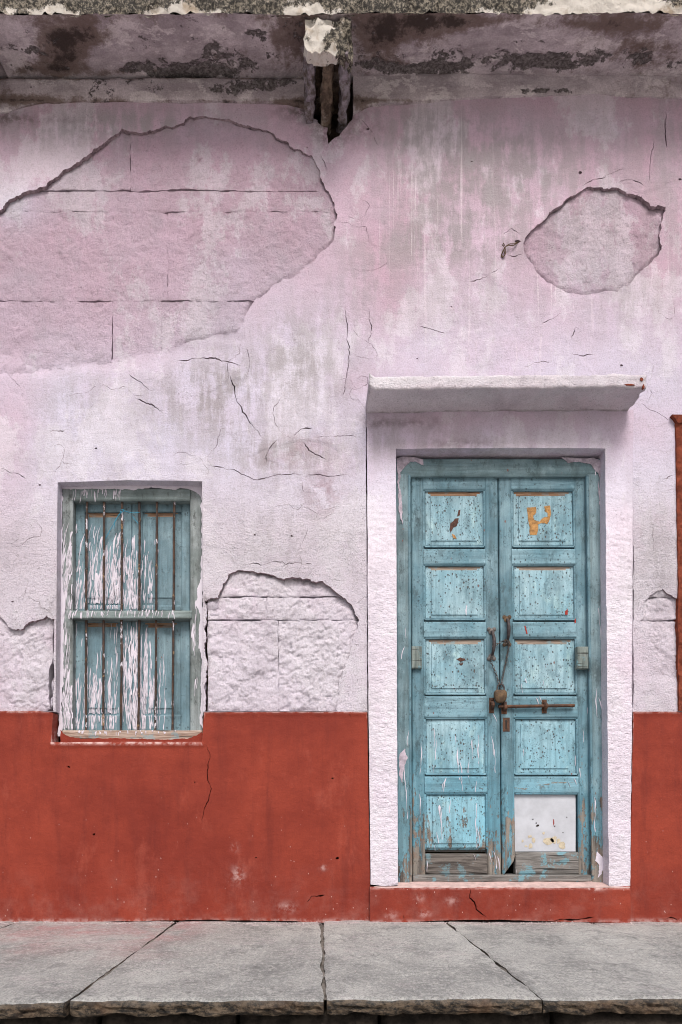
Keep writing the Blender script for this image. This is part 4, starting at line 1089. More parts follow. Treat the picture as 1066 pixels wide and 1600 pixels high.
# ================================================================== eave slabs and brackets
eave = thing('stone_eave', 'stained stone eave across the top of the wall with a lichen blackened front edge', 'eave', (0.06, 0, 4.0))
EY, EZF, EZW = -.30, 3.940, 4.000
def eave_slab(x0, x1, seed, c=.008):
    nx = int((x1 - x0) / c); nu = 44
    tx = np.linspace(x0, x1, nx); tu = np.linspace(0, 1, nu)
    X, U = np.meshgrid(tx, tu)
    Y = .02 + (EY - .02) * U
    Z = EZW + (EZF - EZW) * U
    Z = Z + fbm(X, Y, .25, 3, 81 + seed) * .006 + fbm(X, Y, .06, 4, 82 + seed, .6) * .004
    px = X * S * D / (D + Y) + CX; py = HY - (Z - EZ) * S * D / (D + Y)
    scab = fbm(X * .5, Y, .10, 6, 83, .62) * .50 + blobs(px, py, [(250, 115, 40, 12, .5), (300, 108, 40, 16, .5), (360, 95, 60, 20, .42), (330, 70, 20, 20, .3), (640, 108, 60, 10, .5), (800, 98, 90, 14, .62), (860, 96, 40, 12, .4), (790, 80, 20, 14, .45),
                                             (830, 64, 70, 4, .4), (590, 100, 40, 14, .4), (1000, 90, 70, 24, .25), (700, 75, 60, 20, .2), (180, 112, 60, 8, .3)]) + .0
    Z = Z + .004 * sstep(.44, .52, scab)
    wet = blobs(px, py, [(100, 75, 46, 36, 1.05), (130, 50, 60, 20, .5), (470, 60, 40, 60, .55), (585, 60, 40, 40, .75), (640, 45, 60, 26, .7), (690, 36, 50, 14, .8), (760, 33, 40, 12, .5), (900, 40, 60, 10, .45), (1000, 38, 60, 10, .4), (440, 50, 20, 50, .4), (1000, 80, 120, 50, .38), (640, 100, 70, 14, .3),
                         (50, 110, 60, 10, .3), (220, 112, 200, 8, .35), (350, 90, 50, 20, .3)]) + sstep(.80, 1.0, U) * .28
    idx = np.arange(nu * nx).reshape(nu, nx)
    q1 = np.stack([idx[:-1, :-1], idx[:-1, 1:], idx[1:, 1:], idx[1:, :-1]], -1).reshape(-1, 4)[:, ::-1]
    V = [np.stack([X, Y, Z], -1).reshape(-1, 3)]
    n0 = nu * nx
    # front edge, rough, and top
    low = np.stack([tx, Y[-1], Z[-1]], 1)
    rows = []
    H = .125
    for r_ in range(0, 17):
        t_ = r_ / 16
        b = low.copy(); b[:, 2] = low[:, 2] * (1 - t_) + (EZF + H) * t_
        b[:, 1] = EY + fbm(tx, tx * 0 + t_ * .125, .05, 5, 84 + seed, .62) * .010 - .006 * math.sin(math.pi * t_)
        b[:, 2] += (1 - t_) * fbm(tx, tx * 0, .03, 4, 85 + seed, .65) * .006
        rows.append(b)
    bk = rows[-1].copy(); bk[:, 1] = .2; rows.append(bk)
    V2 = np.concatenate(rows); m = len(rows)
    id2 = n0 + np.arange(m * nx).reshape(m, nx)
    q2 = np.stack([id2[:-1, :-1], id2[:-1, 1:], id2[1:, 1:], id2[1:, :-1]], -1).reshape(-1, 4)
    V.append(V2)
    dirt = .50 + .7 * sstep(3.945, 3.99, V2[:, 2]) + .9 * fbm(V2[:, 0], V2[:, 2] * .5, .22, 5, 86, .65) - blobs(V2[:, 0] * 364 + CX, 0 * V2[:, 0], [(230, 0, 50, 9, .45), (440, 0, 30, 9, .6), (290, 0, 30, 9, .4), (30, 0, 60, 9, .5), (940, 0, 130, 9, 1.2), (1040, 0, 60, 9, .8)]) \
        + blobs(V2[:, 0] * 364 + CX, 0 * V2[:, 0], [(120, 0, 60, 9, .4), (360, 0, 50, 9, .4), (560, 0, 90, 9, .55), (700, 0, 90, 9, .5)])
    # end caps of the slab
    endL = list(idx[:, 0]) + list(id2[:, 0]); endR = list(idx[:, -1])[::-1] + list(id2[:, -1])[::-1]
    F = [tuple(f) for f in q1] + [tuple(f) for f in q2] + [tuple(endL), tuple(endR)]
    mi = [0] * len(q1) + [1] * len(q2) + [1, 1]
    z0 = np.zeros(len(V2))
    add('eave_slab', np.concatenate(V), F, [MAT_SOFFIT, MAT_LICHEN], eave, [True] * (len(q1) + len(q2)) + [False] * 2,
        {'scab': np.concatenate([scab.ravel(), z0]), 'wet': np.concatenate([wet.ravel(), z0 + .6]), 'dirt': np.concatenate([np.zeros(n0), np.clip(dirt, -.3, 1.4)])}, mi)
eave_slab(-2.5, -1.46, 0, .03); eave_slab(-1.458, .0565, 1); eave_slab(.0575, 1.994, 2); eave_slab(1.996, 2.75, 3, .03)

def bracket(label, xc, w=.2):
    t = thing('eave_bracket', label, 'bracket', (xc, 0, 3.79), 'stone brackets under the eave')
    x0, x1 = xc - w / 2, xc + w / 2
    def rough_box(name, bx0, bx1, by0, by1, bz0, bz1, mat, seed, amp=.004, c=.012, attrs=False, shape=None):
        nx, ny, nz = [max(2, int(v / c)) + 1 for v in (bx1 - bx0, by1 - by0, bz1 - bz0)]
        V = []; F = []; s = 0
        def face(A, B, fn):
            nonlocal s
            a, b = np.meshgrid(np.linspace(0, 1, A), np.linspace(0, 1, B))
            v = fn(a, b).reshape(-1, 3); i = np.arange(A * B).reshape(B, A)
            F.append(s + np.stack([i[:-1, :-1], i[:-1, 1:], i[1:, 1:], i[1:, :-1]], -1).reshape(-1, 4)); V.append(v); s += len(v)
        L = lambda a, lo, hi: lo + (hi - lo) * a
        k = np.ones
        face(nx, nz, lambda a, b: np.stack([L(a, bx0, bx1), L(b * 0, by0, by1), L(b, bz0, bz1)], -1))
        face(nx, ny, lambda a, b: np.stack([L(a, bx0, bx1), L(1 - b, by0, by1), L(b * 0, bz0, bz1)], -1))
        face(nx, ny, lambda a, b: np.stack([L(a, bx0, bx1), L(b, by0, by1), L(b * 0 + 1, bz0, bz1)], -1))
        face(ny, nz, lambda a, b: np.stack([L(b * 0, bx0, bx1), L(1 - a, by0, by1), L(b, bz0, bz1)], -1))
        face(ny, nz, lambda a, b: np.stack([L(b * 0 + 1, bx0, bx1), L(a, by0, by1), L(b, bz0, bz1)], -1))
        v = np.concatenate(V)
        if shape is not None: v = shape(v)
        q = v.copy()
        v[:, 0] += fbm(q[:, 1] + q[:, 2], q[:, 2] - q[:, 0], .04, 3, seed) * amp
        v[:, 1] += fbm(q[:, 0] + q[:, 1], q[:, 2], .04, 3, seed + 1) * amp
        v[:, 2] += fbm(q[:, 0], q[:, 1] + q[:, 2], .04, 3, seed + 2) * amp
        A = None
        if attrs:
            A = {'dirt': np.clip(.22 + 1.5 * sstep(xc + .02, xc + .07, v[:, 0] - (v[:, 2] - 3.8) * .35) + .5 * fbm(v[:, 0], v[:, 2], .05, 3, 8) + 1.0 * sstep(3.80, 3.77, v[:, 2]), 0, 1.4)}
        return add(name, v, np.concatenate(F), mat, t, True, A)
    def arris(v):          # front block broken away at its lower right corner
        c = sstep(.3, 1.0, (v[:, 0] - xc) / (w / 2)) * sstep(3.90, 3.80, v[:, 2])
        v[:, 1] += c * .035; return v
    rough_box('bracket_head', x0, x1, -.285, -.235, 3.800, 3.938, MAT_LICHEN, 11, .011, .010, True, arris)
    rough_box('bracket_body', x0 + .004, x1 - .004, -.240, .06, 3.885, 3.985, MAT_BRACKET, 12)
    def hang(v):           # ribs sink lower toward the wall
        f = sstep(-.27, .02, v[:, 1]); lowp = np.clip((3.90 - v[:, 2]) / .1, 0, 1)
        v[:, 2] += -lowp * .012 * f + lowp * .02 * (1 - f); v[:, 2] = np.where(v[:, 2] > 3.88, 3.95, v[:, 2]); return v
    for name, a, b, mat in [('bracket_rib', x0 + .004, x0 + .034, MAT_RIB), ('bracket_rib', xc - .020, xc + .022, MAT_BRACKET), ('bracket_rib', x1 - .040, x1 - .008, MAT_RIB)]:
        rough_box(name, a, b, -.255 if mat is MAT_RIB else -.24, .05, 3.792, 3.93, mat, int(a * 900) + 40, .013, .008, False, hang)
    return t
bracket('broken two-grooved stone bracket under the middle of the eave', .050)
bracket('grooved stone bracket mostly cut off at the top left corner of the photo', -1.66, .26)

# ================================================================== red pilaster at the right edge
pil = thing('red_pilaster', 'narrow red ochre stone door jamb at the right edge of the wall', 'pilaster', P(1110, 1112, -.03))
pp = rough_loop([(1057, 657), (1170, 657), (1170, 1111), (1061, 1111), (1060, 980), (1060.5, 860), (1059, 780), (1057.5, 700)], 6, 1.0, 950)
def pil_rel(x, z, px, py):
    return fbm(x, z, .12, 4, 91) * .004 + fbm(x, z, .03, 4, 92, .6) * .0025 + .01 * np.clip(1 - (px - 1056) / 5, 0, 1) ** 2 + .006 * sstep(.3, .6, fbm(x, z, .05, 3, 93))
sheet('jamb_stone', pp, [], .008, pil_rel, .06, MAT_REDSTONE, pil, None, Y0=-.012, coarse=3)
cp = rough_loop([(1050, 648), (1172, 646), (1172, 659), (1060, 660), (1055, 653)], 4, .6, 951)
sheet('cap_stone', cp, [], .008, lambda x, z, px, py: fbm(x, z, .05, 3, 94) * .003, .08, MAT_REDSTONE, pil, None, Y0=-.020)

# ================================================================== THE DOOR
door = thing('double_door', 'weathered blue panelled double door with chained handles and a bolt', 'door', P(780, 1378, .06))
W = warp_door
YF, YL = .050, .074          # frame face, leaf face
plank('jamb', 619, 741, 642, 1379, YF, .12, MAT_JAMB, door, (3, 0, 5, 0), .009, W, seed=1)
plank('jamb', 916, 741, 946, 1379, YF, .12, MAT_JAMB, door, (5, 0, 8, 0), .009, W, seed=2)
plank('bead', 637.5, 742, 641.8, 1368, YF - .003, .02, MAT_STILE, door, (1.4, 0, 1.4, 0), .004, W, seed=5)
plank('bead', 916.2, 742, 920.5, 1368, YF - .003, .02, MAT_STILE, door, (1.4, 0, 1.4, 0), .004, W, seed=6)
plank('frame_head', 619, 715, 946, 743, YF - .002, .12, MAT_HEAD, door, (3, 3, 3, 9), .010, W, seed=3)
plank('threshold', 643, 1367, 916, 1378, YF + .006, .10, MAT_KICK2, door, (2, 2, 2, 2), .004, W, seed=4)
# peeling lilac smears on the frame: limewash slopped over the timber
def smear(name, pts, Y, mat, parent, warp=nowarp, thick=.0012, seed=0, amp=2.6, step=1.6):
    L = rough_loop(pts, step, amp, 700 + seed)
    k = (D + Y) / (D * S)
    return sheet(name, np.stack([warp(L[:, 0], L[:, 1]), L[:, 1]], 1), [], .005, lambda x, z, px, py: fbm(x, z, .02, 3, seed) * .0005, thick, mat, parent, None, Y0=Y)
smear('limewash_smear', [(621, 716), (640, 714), (662, 718), (662, 727), (652, 722), (640, 721), (632, 730), (625, 738), (624, 760), (630, 800), (628, 820), (622, 780)], YF - .005, MAT_PEEL, door, W, seed=1)
smear('limewash_smear', [(878, 714), (905, 717), (930, 716), (944, 720), (944, 780), (941, 760), (935, 740), (925, 727), (905, 722), (890, 724)], YF - .005, MAT_PEEL, door, W, seed=2)
smear('limewash_smear', [(936, 752), (940, 770), (942, 800), (944, 840), (941, 830), (938, 790)], YF - .002, MAT_PEEL, door, W, seed=3)
smear('limewash_smear', [(924, 1330), (932, 1340), (936, 1352), (930, 1368), (926, 1372), (928, 1352), (921, 1344)], YF - .002, MAT_LIME, door, W, seed=4)
smear('limewash_smear', [(622, 1180), (632, 1170), (636, 1185), (630, 1200), (627, 1225), (623, 1210)], YF - .002, MAT_PEEL, door, W, seed=5)

ROWS = [((765.6, 854), (775.8, 846)), ((882.5, 968), (891.5, 961.5)), ((996.6, 1084.5), (1007, 1076)), ((1122, 1210), (1131.6, 1201)), ((1240, 1328), (1248.5, 1318))]
def leaf(left):
    lf = 642.0 if left else 778.9
    m = MB()
    x0, x1 = (642.5, 778.2) if left else (779.2, 915.8)
    so = (642.5, 662) if left else (897, 915.8)      # outer stile
    si = (757, 778.0) if left else (779.4, 799.5)    # inner stile
    pxo = (661, 758) if left else (798.5, 898)       # panel opening
    fo = (672.5, 744.5) if left else (809, 882)      # panel field
    # thin dark boards behind, so that no light comes through the gaps
    body = plank('door_leaf', x0 + 1, 745, x1 - 1, 1331, YL + .036, .02, MAT_KICK, door, (0, 0, 0, 0), 0, W, seed=10)
    plank('stile', so[0], 744.5, so[1], 1368, YL, .045, MAT_STILE, body, (2.0, 0, 2.6, 0) if left else (2.6, 0, 2, 0), .007, W, seed=11 + left)
    def corner(X, Yp):      # the foot of the right inner stile is split off at a slant
        if left: return X, Yp
        k = sstep(790, 800, X) * sstep(1300, 1366, Yp)
        return X, Yp - k * 30 * sstep(1320, 1366, Yp)
    plank('stile', si[0], 744.5, si[1], 1367, YL - (.0 if left else .002), .045, MAT_STILE, body, (2.6, 0, 1.6, 0) if left else (1.6, 0, 2.6, 0), .007, W, seed=13 + left, cut=None if left else corner)
    rx0, rx1 = so[1] - (0.6 if left else -0), si[0] + .6
    if not left: rx0, rx1 = si[1] - .6, so[0] + .6
    rr = [(744.5, 765.6)] + [(ROWS[i][0][1] + (3 if i != 4 else 2.5), ROWS[i + 1][0][0]) for i in range(4)]
    for i, (a, b) in enumerate(rr):
        plank('rail', rx0, a, rx1, b, YL + .0012, .043, MAT_RAIL, body, (0, 2.6 if i else 1, 0, 2.6), .007, W, seed=20 + i + 9 * left)
        # the bead under each rail, over the panel
        plank('bead', rx0 + 2, b - .3, rx1 - 2, b + 1.6, YL + .004, .012, MAT_RAIL, body, (0, .8, 0, 1.2), .004, W, seed=40 + i)
    kb = plank('kick_board', rx0 + .5, 1331.5 if not left else 1334, rx1 - .5, 1366.5, YL + (.002 if left else .004), .04, MAT_KICK if left else MAT_KICK2, body, (1.5, 5, 1.5, 2), .008, W, seed=50)
    for i, (o, f) in enumerate(ROWS):
        if i == 4 and not left:
            p = plank('white_panel', 803.5, 1239, 899.5, 1330.5, YL + .020, .004, MAT_WHITEPANEL, body, (0, 0, 0, 0), 0, nowarp, seed=60)
            p['label'] = 'plain white sheet replacing the lowest right panel'
            continue
        yo = o[1] + (0.5 if i < 4 else -1)
        for bx, c4 in ((pxo[0] - .2, (0, .8, 1.4, .8)), (pxo[1] - 3.0, (1.4, .8, 0, .8))):
            plank('bead', bx, o[0] + 1.0, bx + 3.2, yo - .5, YL + .004, .014, MAT_RAIL, body, c4, .004, W, seed=45 + i)
        plank('bead', pxo[0] + 2.5, yo - 2.6, pxo[1] - 2.5, yo + .3, YL + .005, .014, MAT_RAIL, body, (0, 1.2, 0, 0), .004, W, seed=47 + i) if i < 4 else None
        pn = field_panel('panel', (pxo[0] - .5, o[0] - 1, pxo[1] + .5, yo + 1.5), (fo[0], f[0], fo[1], f[1]), YL + .0165, .003, .0045, [MAT_PANEL, MAT_DUSTY if i == 0 else MAT_DUST_GREY if i < 3 else MAT_PANEL], body, W, seed=70 + i + 5 * left, ring=4.4)
    for y in ([747, 748, 867, 980, 1102] if left else [750, 750, 867, 981, 1102]):
        pass
    return body
LL = leaf(True); LR = leaf(False)

def disc(mb, x, y, r, Y, warp=W, h=.0025):
    c = P(float(warp(x, y)), y, Y); a = np.linspace(0, 2 * math.pi, 8, endpoint=False); q = r / S
    r1 = np.stack([c[0] + q * np.cos(a), np.full(8, Y + .002), c[2] + q * np.sin(a)], 1); r2 = r1.copy(); r2[:, 1] = Y - h * .6
    r2[:, 0] = c[0] + (r2[:, 0] - c[0]) * .7; r2[:, 2] = c[2] + (r2[:, 2] - c[2]) * .7
    mb.put(np.concatenate([r1, r2]), [(i, (i + 1) % 8, 8 + (i + 1) % 8, 8 + i) for i in range(8)] + [tuple(range(8, 16))])
for body, spots in ((LL, [(653, 757), (769, 755), (763, 759), (657, 867), (762, 864), (762, 869), (762, 874), (657, 980), (656, 1225), (763, 1225), (652, 1345), (764, 1340)]), (LR, [(790, 757), (903, 757), (909, 756), (794, 868), (903, 865), (905, 981), (793, 980), (902, 1226), (903, 1240)])):
    m = MB()
    for (x, y) in spots: disc(m, x, y, 1.9, YL - .0005)
    m.build('pegs', MAT_STILE, body)

# worn marks on the panels
def mark(name, pts, Y, mat, body, seed, amp=1.0): smear(name, pts, Y, mat, body, W, .001, seed, amp, 1.6)
FY = YL + .0165 - .003 - .0045 - .0018
mark('glue_residue', [(824, 792), (838, 792), (838, 801), (833, 805), (834, 812), (842, 815), (849, 809), (855, 808), (856, 802), (851, 799), (851, 791), (860, 790), (861, 802), (858, 812), (854, 819), (845, 817), (840, 820), (841, 828), (837, 836), (826, 836)], FY, MAT_GLUE, LR, 21, 1.8)
mark('scar', [(702, 828), (705, 818), (711, 811), (717, 810), (716, 817), (709, 824), (704, 833)], FY, MAT_BROWNSTAIN, LL, 22, 2.4)
mark('scar', [(706, 834), (711, 836), (714, 842), (708, 840)], FY, MAT_GLUE, LL, 23, .8)
mark('scar', [(716, 797), (719, 796), (718, 805), (714, 807)], FY, MAT_BROWNSTAIN, LL, 24, .5)
mark('scar', [(711, 1029), (718, 1027), (725, 1029), (726, 1031), (718, 1033)], FY, MAT_BROWNSTAIN, LL, 25, 3.0)
mark('scar', [(716, 1037), (723, 1036), (722, 1039), (717, 1040)], FY, MAT_BROWNSTAIN, LL, 29, 2.0)
mark('red_mark', [(817, 978), (819, 978), (822, 990), (820, 990)], YL - .0008, MAT_REDMARK, LR, 26, .3)
mark('red_mark', [(880, 955), (884, 951), (884, 960), (880, 960)], FY, MAT_REDMARK, LR, 27, .5)
mark('red_mark', [(895, 968), (897, 966), (897, 973), (895, 974)], YL - .0008, MAT_REDMARK, LR, 28, .3)
WY = YL + .0190
for k_, (x, y, rx, ry, mt) in enumerate([(858, 1315, 8, 6, MAT_CREAM), (866, 1312, 5, 6, MAT_CREAM), (878, 1321, 6, 5, MAT_CREAM), (873, 1314, 3, 4, MAT_CREAM), (828, 1307, 4, 2, MAT_CREAM), (834, 1313, 2.5, 3.5, MAT_CREAM),
                                         (829, 1322, 2.5, 4, MAT_CREAM), (822, 1322, 2.5, 1.5, MAT_CREAM), (850, 1302, 2, 2, MAT_CREAM), (817, 1314, 1.6, 2, MAT_CREAM), (840, 1290, 2.5, 2, MAT_DARKHOLE), (838, 1286, 1, 1, MAT_DARKHOLE),
                                         (886, 1277, .9, .9, MAT_DARKHOLE), (880, 1301, .9, .9, MAT_DARKHOLE), (833, 1280, 1.2, .8, MAT_DARKHOLE), (865.5, 1284, .9, 5, MAT_REDMARK), (867, 1291, 1.2, 1.2, MAT_BROWNSTAIN)]):
    a = np.linspace(0, 2 * math.pi, 10, endpoint=False); rr = .65 + .7 * vnoise(a * 1.5, a * 0 + k_, 33 + k_)
    L = np.stack([x + rx * rr * np.cos(a), y + ry * rr * np.sin(a)], 1)
    sheet('filler_patch' if mt is MAT_CREAM else 'chip', L, [], .008, lambda x, z, px, py: 0 * x, .001, mt, LR, None, Y0=WY - .0004)

# hardware on the leaves
def handle(body, x, y0, y1, bend, mat, mat2):
    m = MB()
    pts = []
    for t_ in np.linspace(0, 1, 14):
        o = math.sin(math.pi * t_) ** .6
        p = P(x + bend * math.sin(math.pi * t_), y0 + (y1 - y0) * t_, YL); pts.append((p[0], YL - .006 - .028 * o, p[2]))
    rad = np.array([.0055 + .0035 * math.sin(math.pi * t_) for t_ in np.linspace(0, 1, 14)])
    m.tube(pts, rad, 10)
    h = m.build('handle', mat, body, True)
    for yy in (y0, y1):
        q = MB()
        for dx_, dy_, r_ in ((0, 0, 5.0), (-4.0, -3.5 if yy == y0 else 3.5, 3.2), (4.0, -3.5 if yy == y0 else 3.5, 3.2)):
            c = P(x + dx_, yy + dy_, YL)
            a = np.linspace(0, 2 * math.pi, 12, endpoint=False); r2 = r_ / S
            rings = [np.stack([c[0] + r2 * s_ * np.cos(a), np.full(12, YL - y_), c[2] + r2 * s_ * np.sin(a)], 1) for s_, y_ in ((1, 0), (1, .0032 + r_ * .0002), (.55, .006), (.15, .0068))]
            F = [(r_ * 12 + i, r_ * 12 + (i + 1) % 12, (r_ + 1) * 12 + (i + 1) % 12, (r_ + 1) * 12 + i) for r_ in range(3) for i in range(12)] + [tuple(range(36, 48))]
            q.put(np.concatenate(rings), F)
        q.build('handle_rosette', mat2, body)
handle(LL, 768, 987, 1026, 1.5, MAT_IRON, MAT_CHAIN)
handle(LR, 792, 968, 1004, 0, MAT_IRON, MAT_LOCK)
# wooden turn blocks
for body, (x0, y0, x1, y1) in ((LL, (643.5, 1009.5, 659.5, 1044)), (LR, (902, 1010, 920, 1044.5))):
    plank('turn_block', x0, y0, x1, y1, YL - .030 if body is LR else YL - .022, .032 if body is LR else .024, MAT_BLOCKWOOD, body, (1.5, 1.5, 1.5, 1.5), .004, nowarp, 9, seed=90)
# sliding bolt
m = MB(); Yb = YL - .016
pa = P(779, 1104, Yb); pb = P(897.5, 1102.5, Yb)
m.tube(np.linspace(pa, pb, 14), .0078, 10); m.build('bolt_rod', MAT_RUST, LR, True)
for body, x, y0, y1, w in ((LR, 851, 1093, 1114.5, 7.5), (LR, 788, 1096, 1116, 8.5), (LL, 768.5, 1090, 1114, 7.5)):
    m = MB(); pxbox(m, x - w / 2, y0, x + w / 2, y1, YL - .004, .006, .002)
    c = P(x, (y0 + y1) / 2, YL)
    arc = [(c[0], YL + .0 - .026 * math.sin(a_), c[2] + .0155 * math.cos(a_)) for a_ in np.linspace(.15, math.pi - .15, 10)]
    v, f = tube(arc, .0062, 6); v[:, 0] = c[0] + (v[:, 0] - c[0]) * (w / S * .5 / .0062) * .8
    m.put(v, f)
    for yy in (y0 + 3, y1 - 3): disc(m, x, yy, 2.2, YL - .004, nowarp, .006)
    m.build('bolt_staple', MAT_RUST, body)
m = MB(); pxbox(m, 785.5, 1121, 797, 1143.5, YL - .0035, .005, .002); kp = m.build('keyhole_plate', MAT_RUST, LR)
m = MB(); pxbox(m, 790, 1127, 792.4, 1139, YL - .0046, .003, .0003); disc(m, 791.2, 1127, 2.6, YL - .0046, nowarp, .0006); m.build('keyhole', MAT_DARKHOLE, LR)

# ---- chain through both handles, and the padlock
chain = thing('door_chain', 'thin steel chain looped through the two door handles', 'chain', P(780, 1030, YL - .02))
def link_path(pts, pitch=.0125):
    pts = np.array([P(x, y, Y) for x, y, Y in pts]); seg = np.linalg.norm(np.diff(pts, axis=0), axis=1); cum = np.concatenate([[0], np.cumsum(seg)])
    d_ = np.arange(0, cum[-1], pitch)
    return np.stack([np.interp(d_, cum, pts[:, i]) for i in range(3)], 1)
m = MB()
for path in ([(769, 1026, YL - .030), (766, 1032, YL - .018), (771, 1042, YL - .010), (777, 1058, YL - .010), (780, 1068, YL - .014), (782, 1074, YL - .024)],
             [(793, 1002, YL - .030), (796, 1006, YL - .014), (793.5, 1020, YL - .010), (791, 1034, YL - .010), (787, 1050, YL - .010), (785, 1062, YL - .012), (784, 1074, YL - .024)],
             [(770, 1010, YL - .034), (778, 1006, YL - .014), (785, 1002, YL - .016), (792, 1000, YL - .034)],
             [(791, 1006, YL - .030), (788, 1002, YL - .018), (784, 1004, YL - .012)]):
    c = link_path(path)
    for i in range(len(c) - 1):
        d_ = c[i + 1] - c[i]; L = np.linalg.norm(d_); d_ /= L
        s_ = np.cross(d_, (0, 1, 0)) if i % 2 == 0 else np.array([0, 1., 0])
        s_ = s_ / (np.linalg.norm(s_) + 1e-9)
        mid = (c[i] + c[i + 1]) / 2
        a = np.linspace(0, 2 * math.pi, 10, endpoint=False)
        m.tube(mid + np.outer(np.cos(a), d_) * .0088 + np.outer(np.sin(a), s_) * .0046, .0017, 5, closed=True)
m.build('chain_links', MAT_CHAIN, chain, True)
lock = thing('padlock', 'rusty brass padlock hanging from the chain just above the bolt', 'padlock', P(782, 1086, YL - .03))
m = MB(); c = P(782.5, 1074, YL - .030)
arc = [(c[0] + .0165 * math.cos(a_), YL - .030, c[2] - .004 + .0165 * math.sin(a_) * 1.15) for a_ in np.linspace(0, math.pi, 12)]
arc = [(arc[0][0], arc[0][1], arc[0][2] - .018)] + arc + [(arc[-1][0], arc[-1][1], arc[-1][2] - .018)]
m.tube(arc, .0040, 8); m.build('shackle', MAT_IRON, lock, True)
u, w = np.meshgrid(np.linspace(0, math.pi, 13), np.linspace(0, 2 * math.pi, 20, endpoint=False), indexing='ij')
sg = lambda v, p: np.sign(v) * np.abs(v) ** p
c = P(782, 1088, YL - .030)
X = c[0] + .031 * sg(np.sin(u), .6) * sg(np.cos(w), .75); Z = c[2] + .032 * sg(np.cos(u), .75) * 1.0; Yy = c[1] + .014 * sg(np.sin(u), .6) * sg(np.sin(w), .75)
X = c[0] + (X - c[0]) * (1 + .12 * (Z - c[2]) / .03)
idx = np.arange(13 * 20).reshape(13, 20)
q = np.stack([idx[:-1], np.roll(idx, -1, 1)[:-1], np.roll(idx, -1, 1)[1:], idx[1:]], -1).reshape(-1, 4)
add('lock_body', np.stack([X, Yy, Z], -1).reshape(-1, 3), q, MAT_LOCK, lock, True)

# ================================================================== THE WINDOW
win = thing('barred_window', 'small window with teal shutters behind rusty bars, splashed with white limewash', 'window', P(205, 1158, .06))
WF, WS = .055, .100
plank('jamb', 96, 764, 113.5, 1157, WF, .10, MAT_SAGE, win, (3, 0, 4, 0), .008, seed=101)
plank('jamb', 297, 764, 316, 1157, WF, .10, MAT_SAGE, win, (4, 0, 3, 0), .008, seed=102)
plank('frame_head', 113.3, 762, 297.2, 781.5, WF + .001, .10, MAT_SAGEX, win, (0, 2, 0, 3), .007, seed=103)
plank('transom', 110, 953.5, 300, 966.5, WF - .006, .085, MAT_SAGEX, win, (1, 4, 1, 1.5), .006, seed=104)
plank('sill', 97, 1141, 316, 1158.5, WF - .014, .12, MAT_SILLWOOD, win, (2, 2, 2, 3), .005, seed=105)
pxs = [136, 163, 191, 218.3, 245.5, 272.3]
for i, x in enumerate(pxs):
    m = MB()
    nseg = 60
    ys = np.linspace(780, 1142, nseg)
    xx = x - (ys - 780) / 362 * (1.5 if i < 4 else 2.4) + fbm(ys / 100, ys * 0 + i, .6, 3, 40 + i) * .5
    pts = [P(a, b, WF + .022) for a, b in zip(xx, ys)]
    r_ = .0058 * (1 + .16 * fbm(ys / 100, ys * 0 + i, .06, 3, 60 + i))
    m.tube(pts, r_, 8); m.build('bar', MAT_BAR, win, True)
# two pairs of shutters; each a leaf with stiles, rails and a raised panel
def shutter(x0, x1, y0, y1, p, f, seed, brown):
    body = plank('shutter', x0, y0, x1, y1, WS + .022, .012, MAT_SHUT, win, (0, 0, 0, 0), 0, seed=seed)
    plank('stile', x0, y0, p[0], y1, WS, .024, MAT_SHUT, body, (1.2, 0, 2.2, 0), .004, seed=seed + 1)
    plank('stile', p[2], y0, x1, y1, WS, .024, MAT_SHUT, body, (2.2, 0, 1.2, 0), .004, seed=seed + 2)
    plank('rail', p[0] - .2, y0, p[2] + .2, p[1], WS + .001, .023, MAT_SHUT, body, (0, 1, 0, 2.5), .004, seed=seed + 3)
    plank('rail', p[0] - .2, p[3], p[2] + .2, y1, WS + .001, .023, MAT_SHUT, body, (0, 3, 0, 1), .006, seed=seed + 4)
    field_panel('panel', (p[0] - .5, p[1] - 1, p[2] + .5, p[3] + 1), f, WS + .016, .003, .0045, [MAT_SHUT, MAT_DUSTY], body, seed=seed + 5)
shutter(114.5, 205.5, 782, 954, (132, 799.5, 190, 945), (139, 809, 184, 935), 110, True)
shutter(206.3, 297, 782, 954, (222.5, 799.5, 283.5, 945), (231, 808, 273, 935), 120, True)
shutter(114.5, 205.5, 964, 1142, (132, 972, 187, 1116), (138, 980, 182, 1107.5), 130, True)
shutter(206.3, 297, 964, 1142, (223, 972, 282, 1116), (232, 981, 271, 1107.5), 140, True)
# limewash slopped from the reveal over the head and jambs
smear('limewash_smear', [(94, 763), (118, 764), (180, 763), (205, 765), (235, 762), (262, 764), (276, 766), (285, 763), (298, 766), (306, 770), (313, 776), (316, 784), (316, 760), (200, 757), (94, 758)], WF - .002, MAT_LIME, win, seed=51, amp=2.4)
smear('limewash_smear', [(318, 780), (314, 790), (315, 830), (315, 870), (315, 905), (309, 920), (311, 932), (308, 944), (312, 960), (310, 985), (312, 1010), (315, 1030), (314, 1060), (315, 1100), (314, 1130), (318, 1140)], WF - .0025, MAT_LIME, win, seed=52, amp=2.6)
smear('limewash_smear', [(94, 764), (97, 780), (96, 820), (98, 860), (97, 900), (101, 950), (98, 1000), (99, 1060), (97, 1100), (97, 1150), (92, 1150), (91, 960), (92, 764)], WF - .0025, MAT_LIME, win, seed=53, amp=2.4)
smear('red_smear', [(94, 1140), (98, 1146), (106, 1150), (118, 1152), (125, 1154), (150, 1155), (200, 1154), (260, 1156), (296, 1153), (308, 1150), (317, 1143), (317, 1162), (94, 1162)], WF - .017, MAT_RED, win, seed=54, amp=2.2)

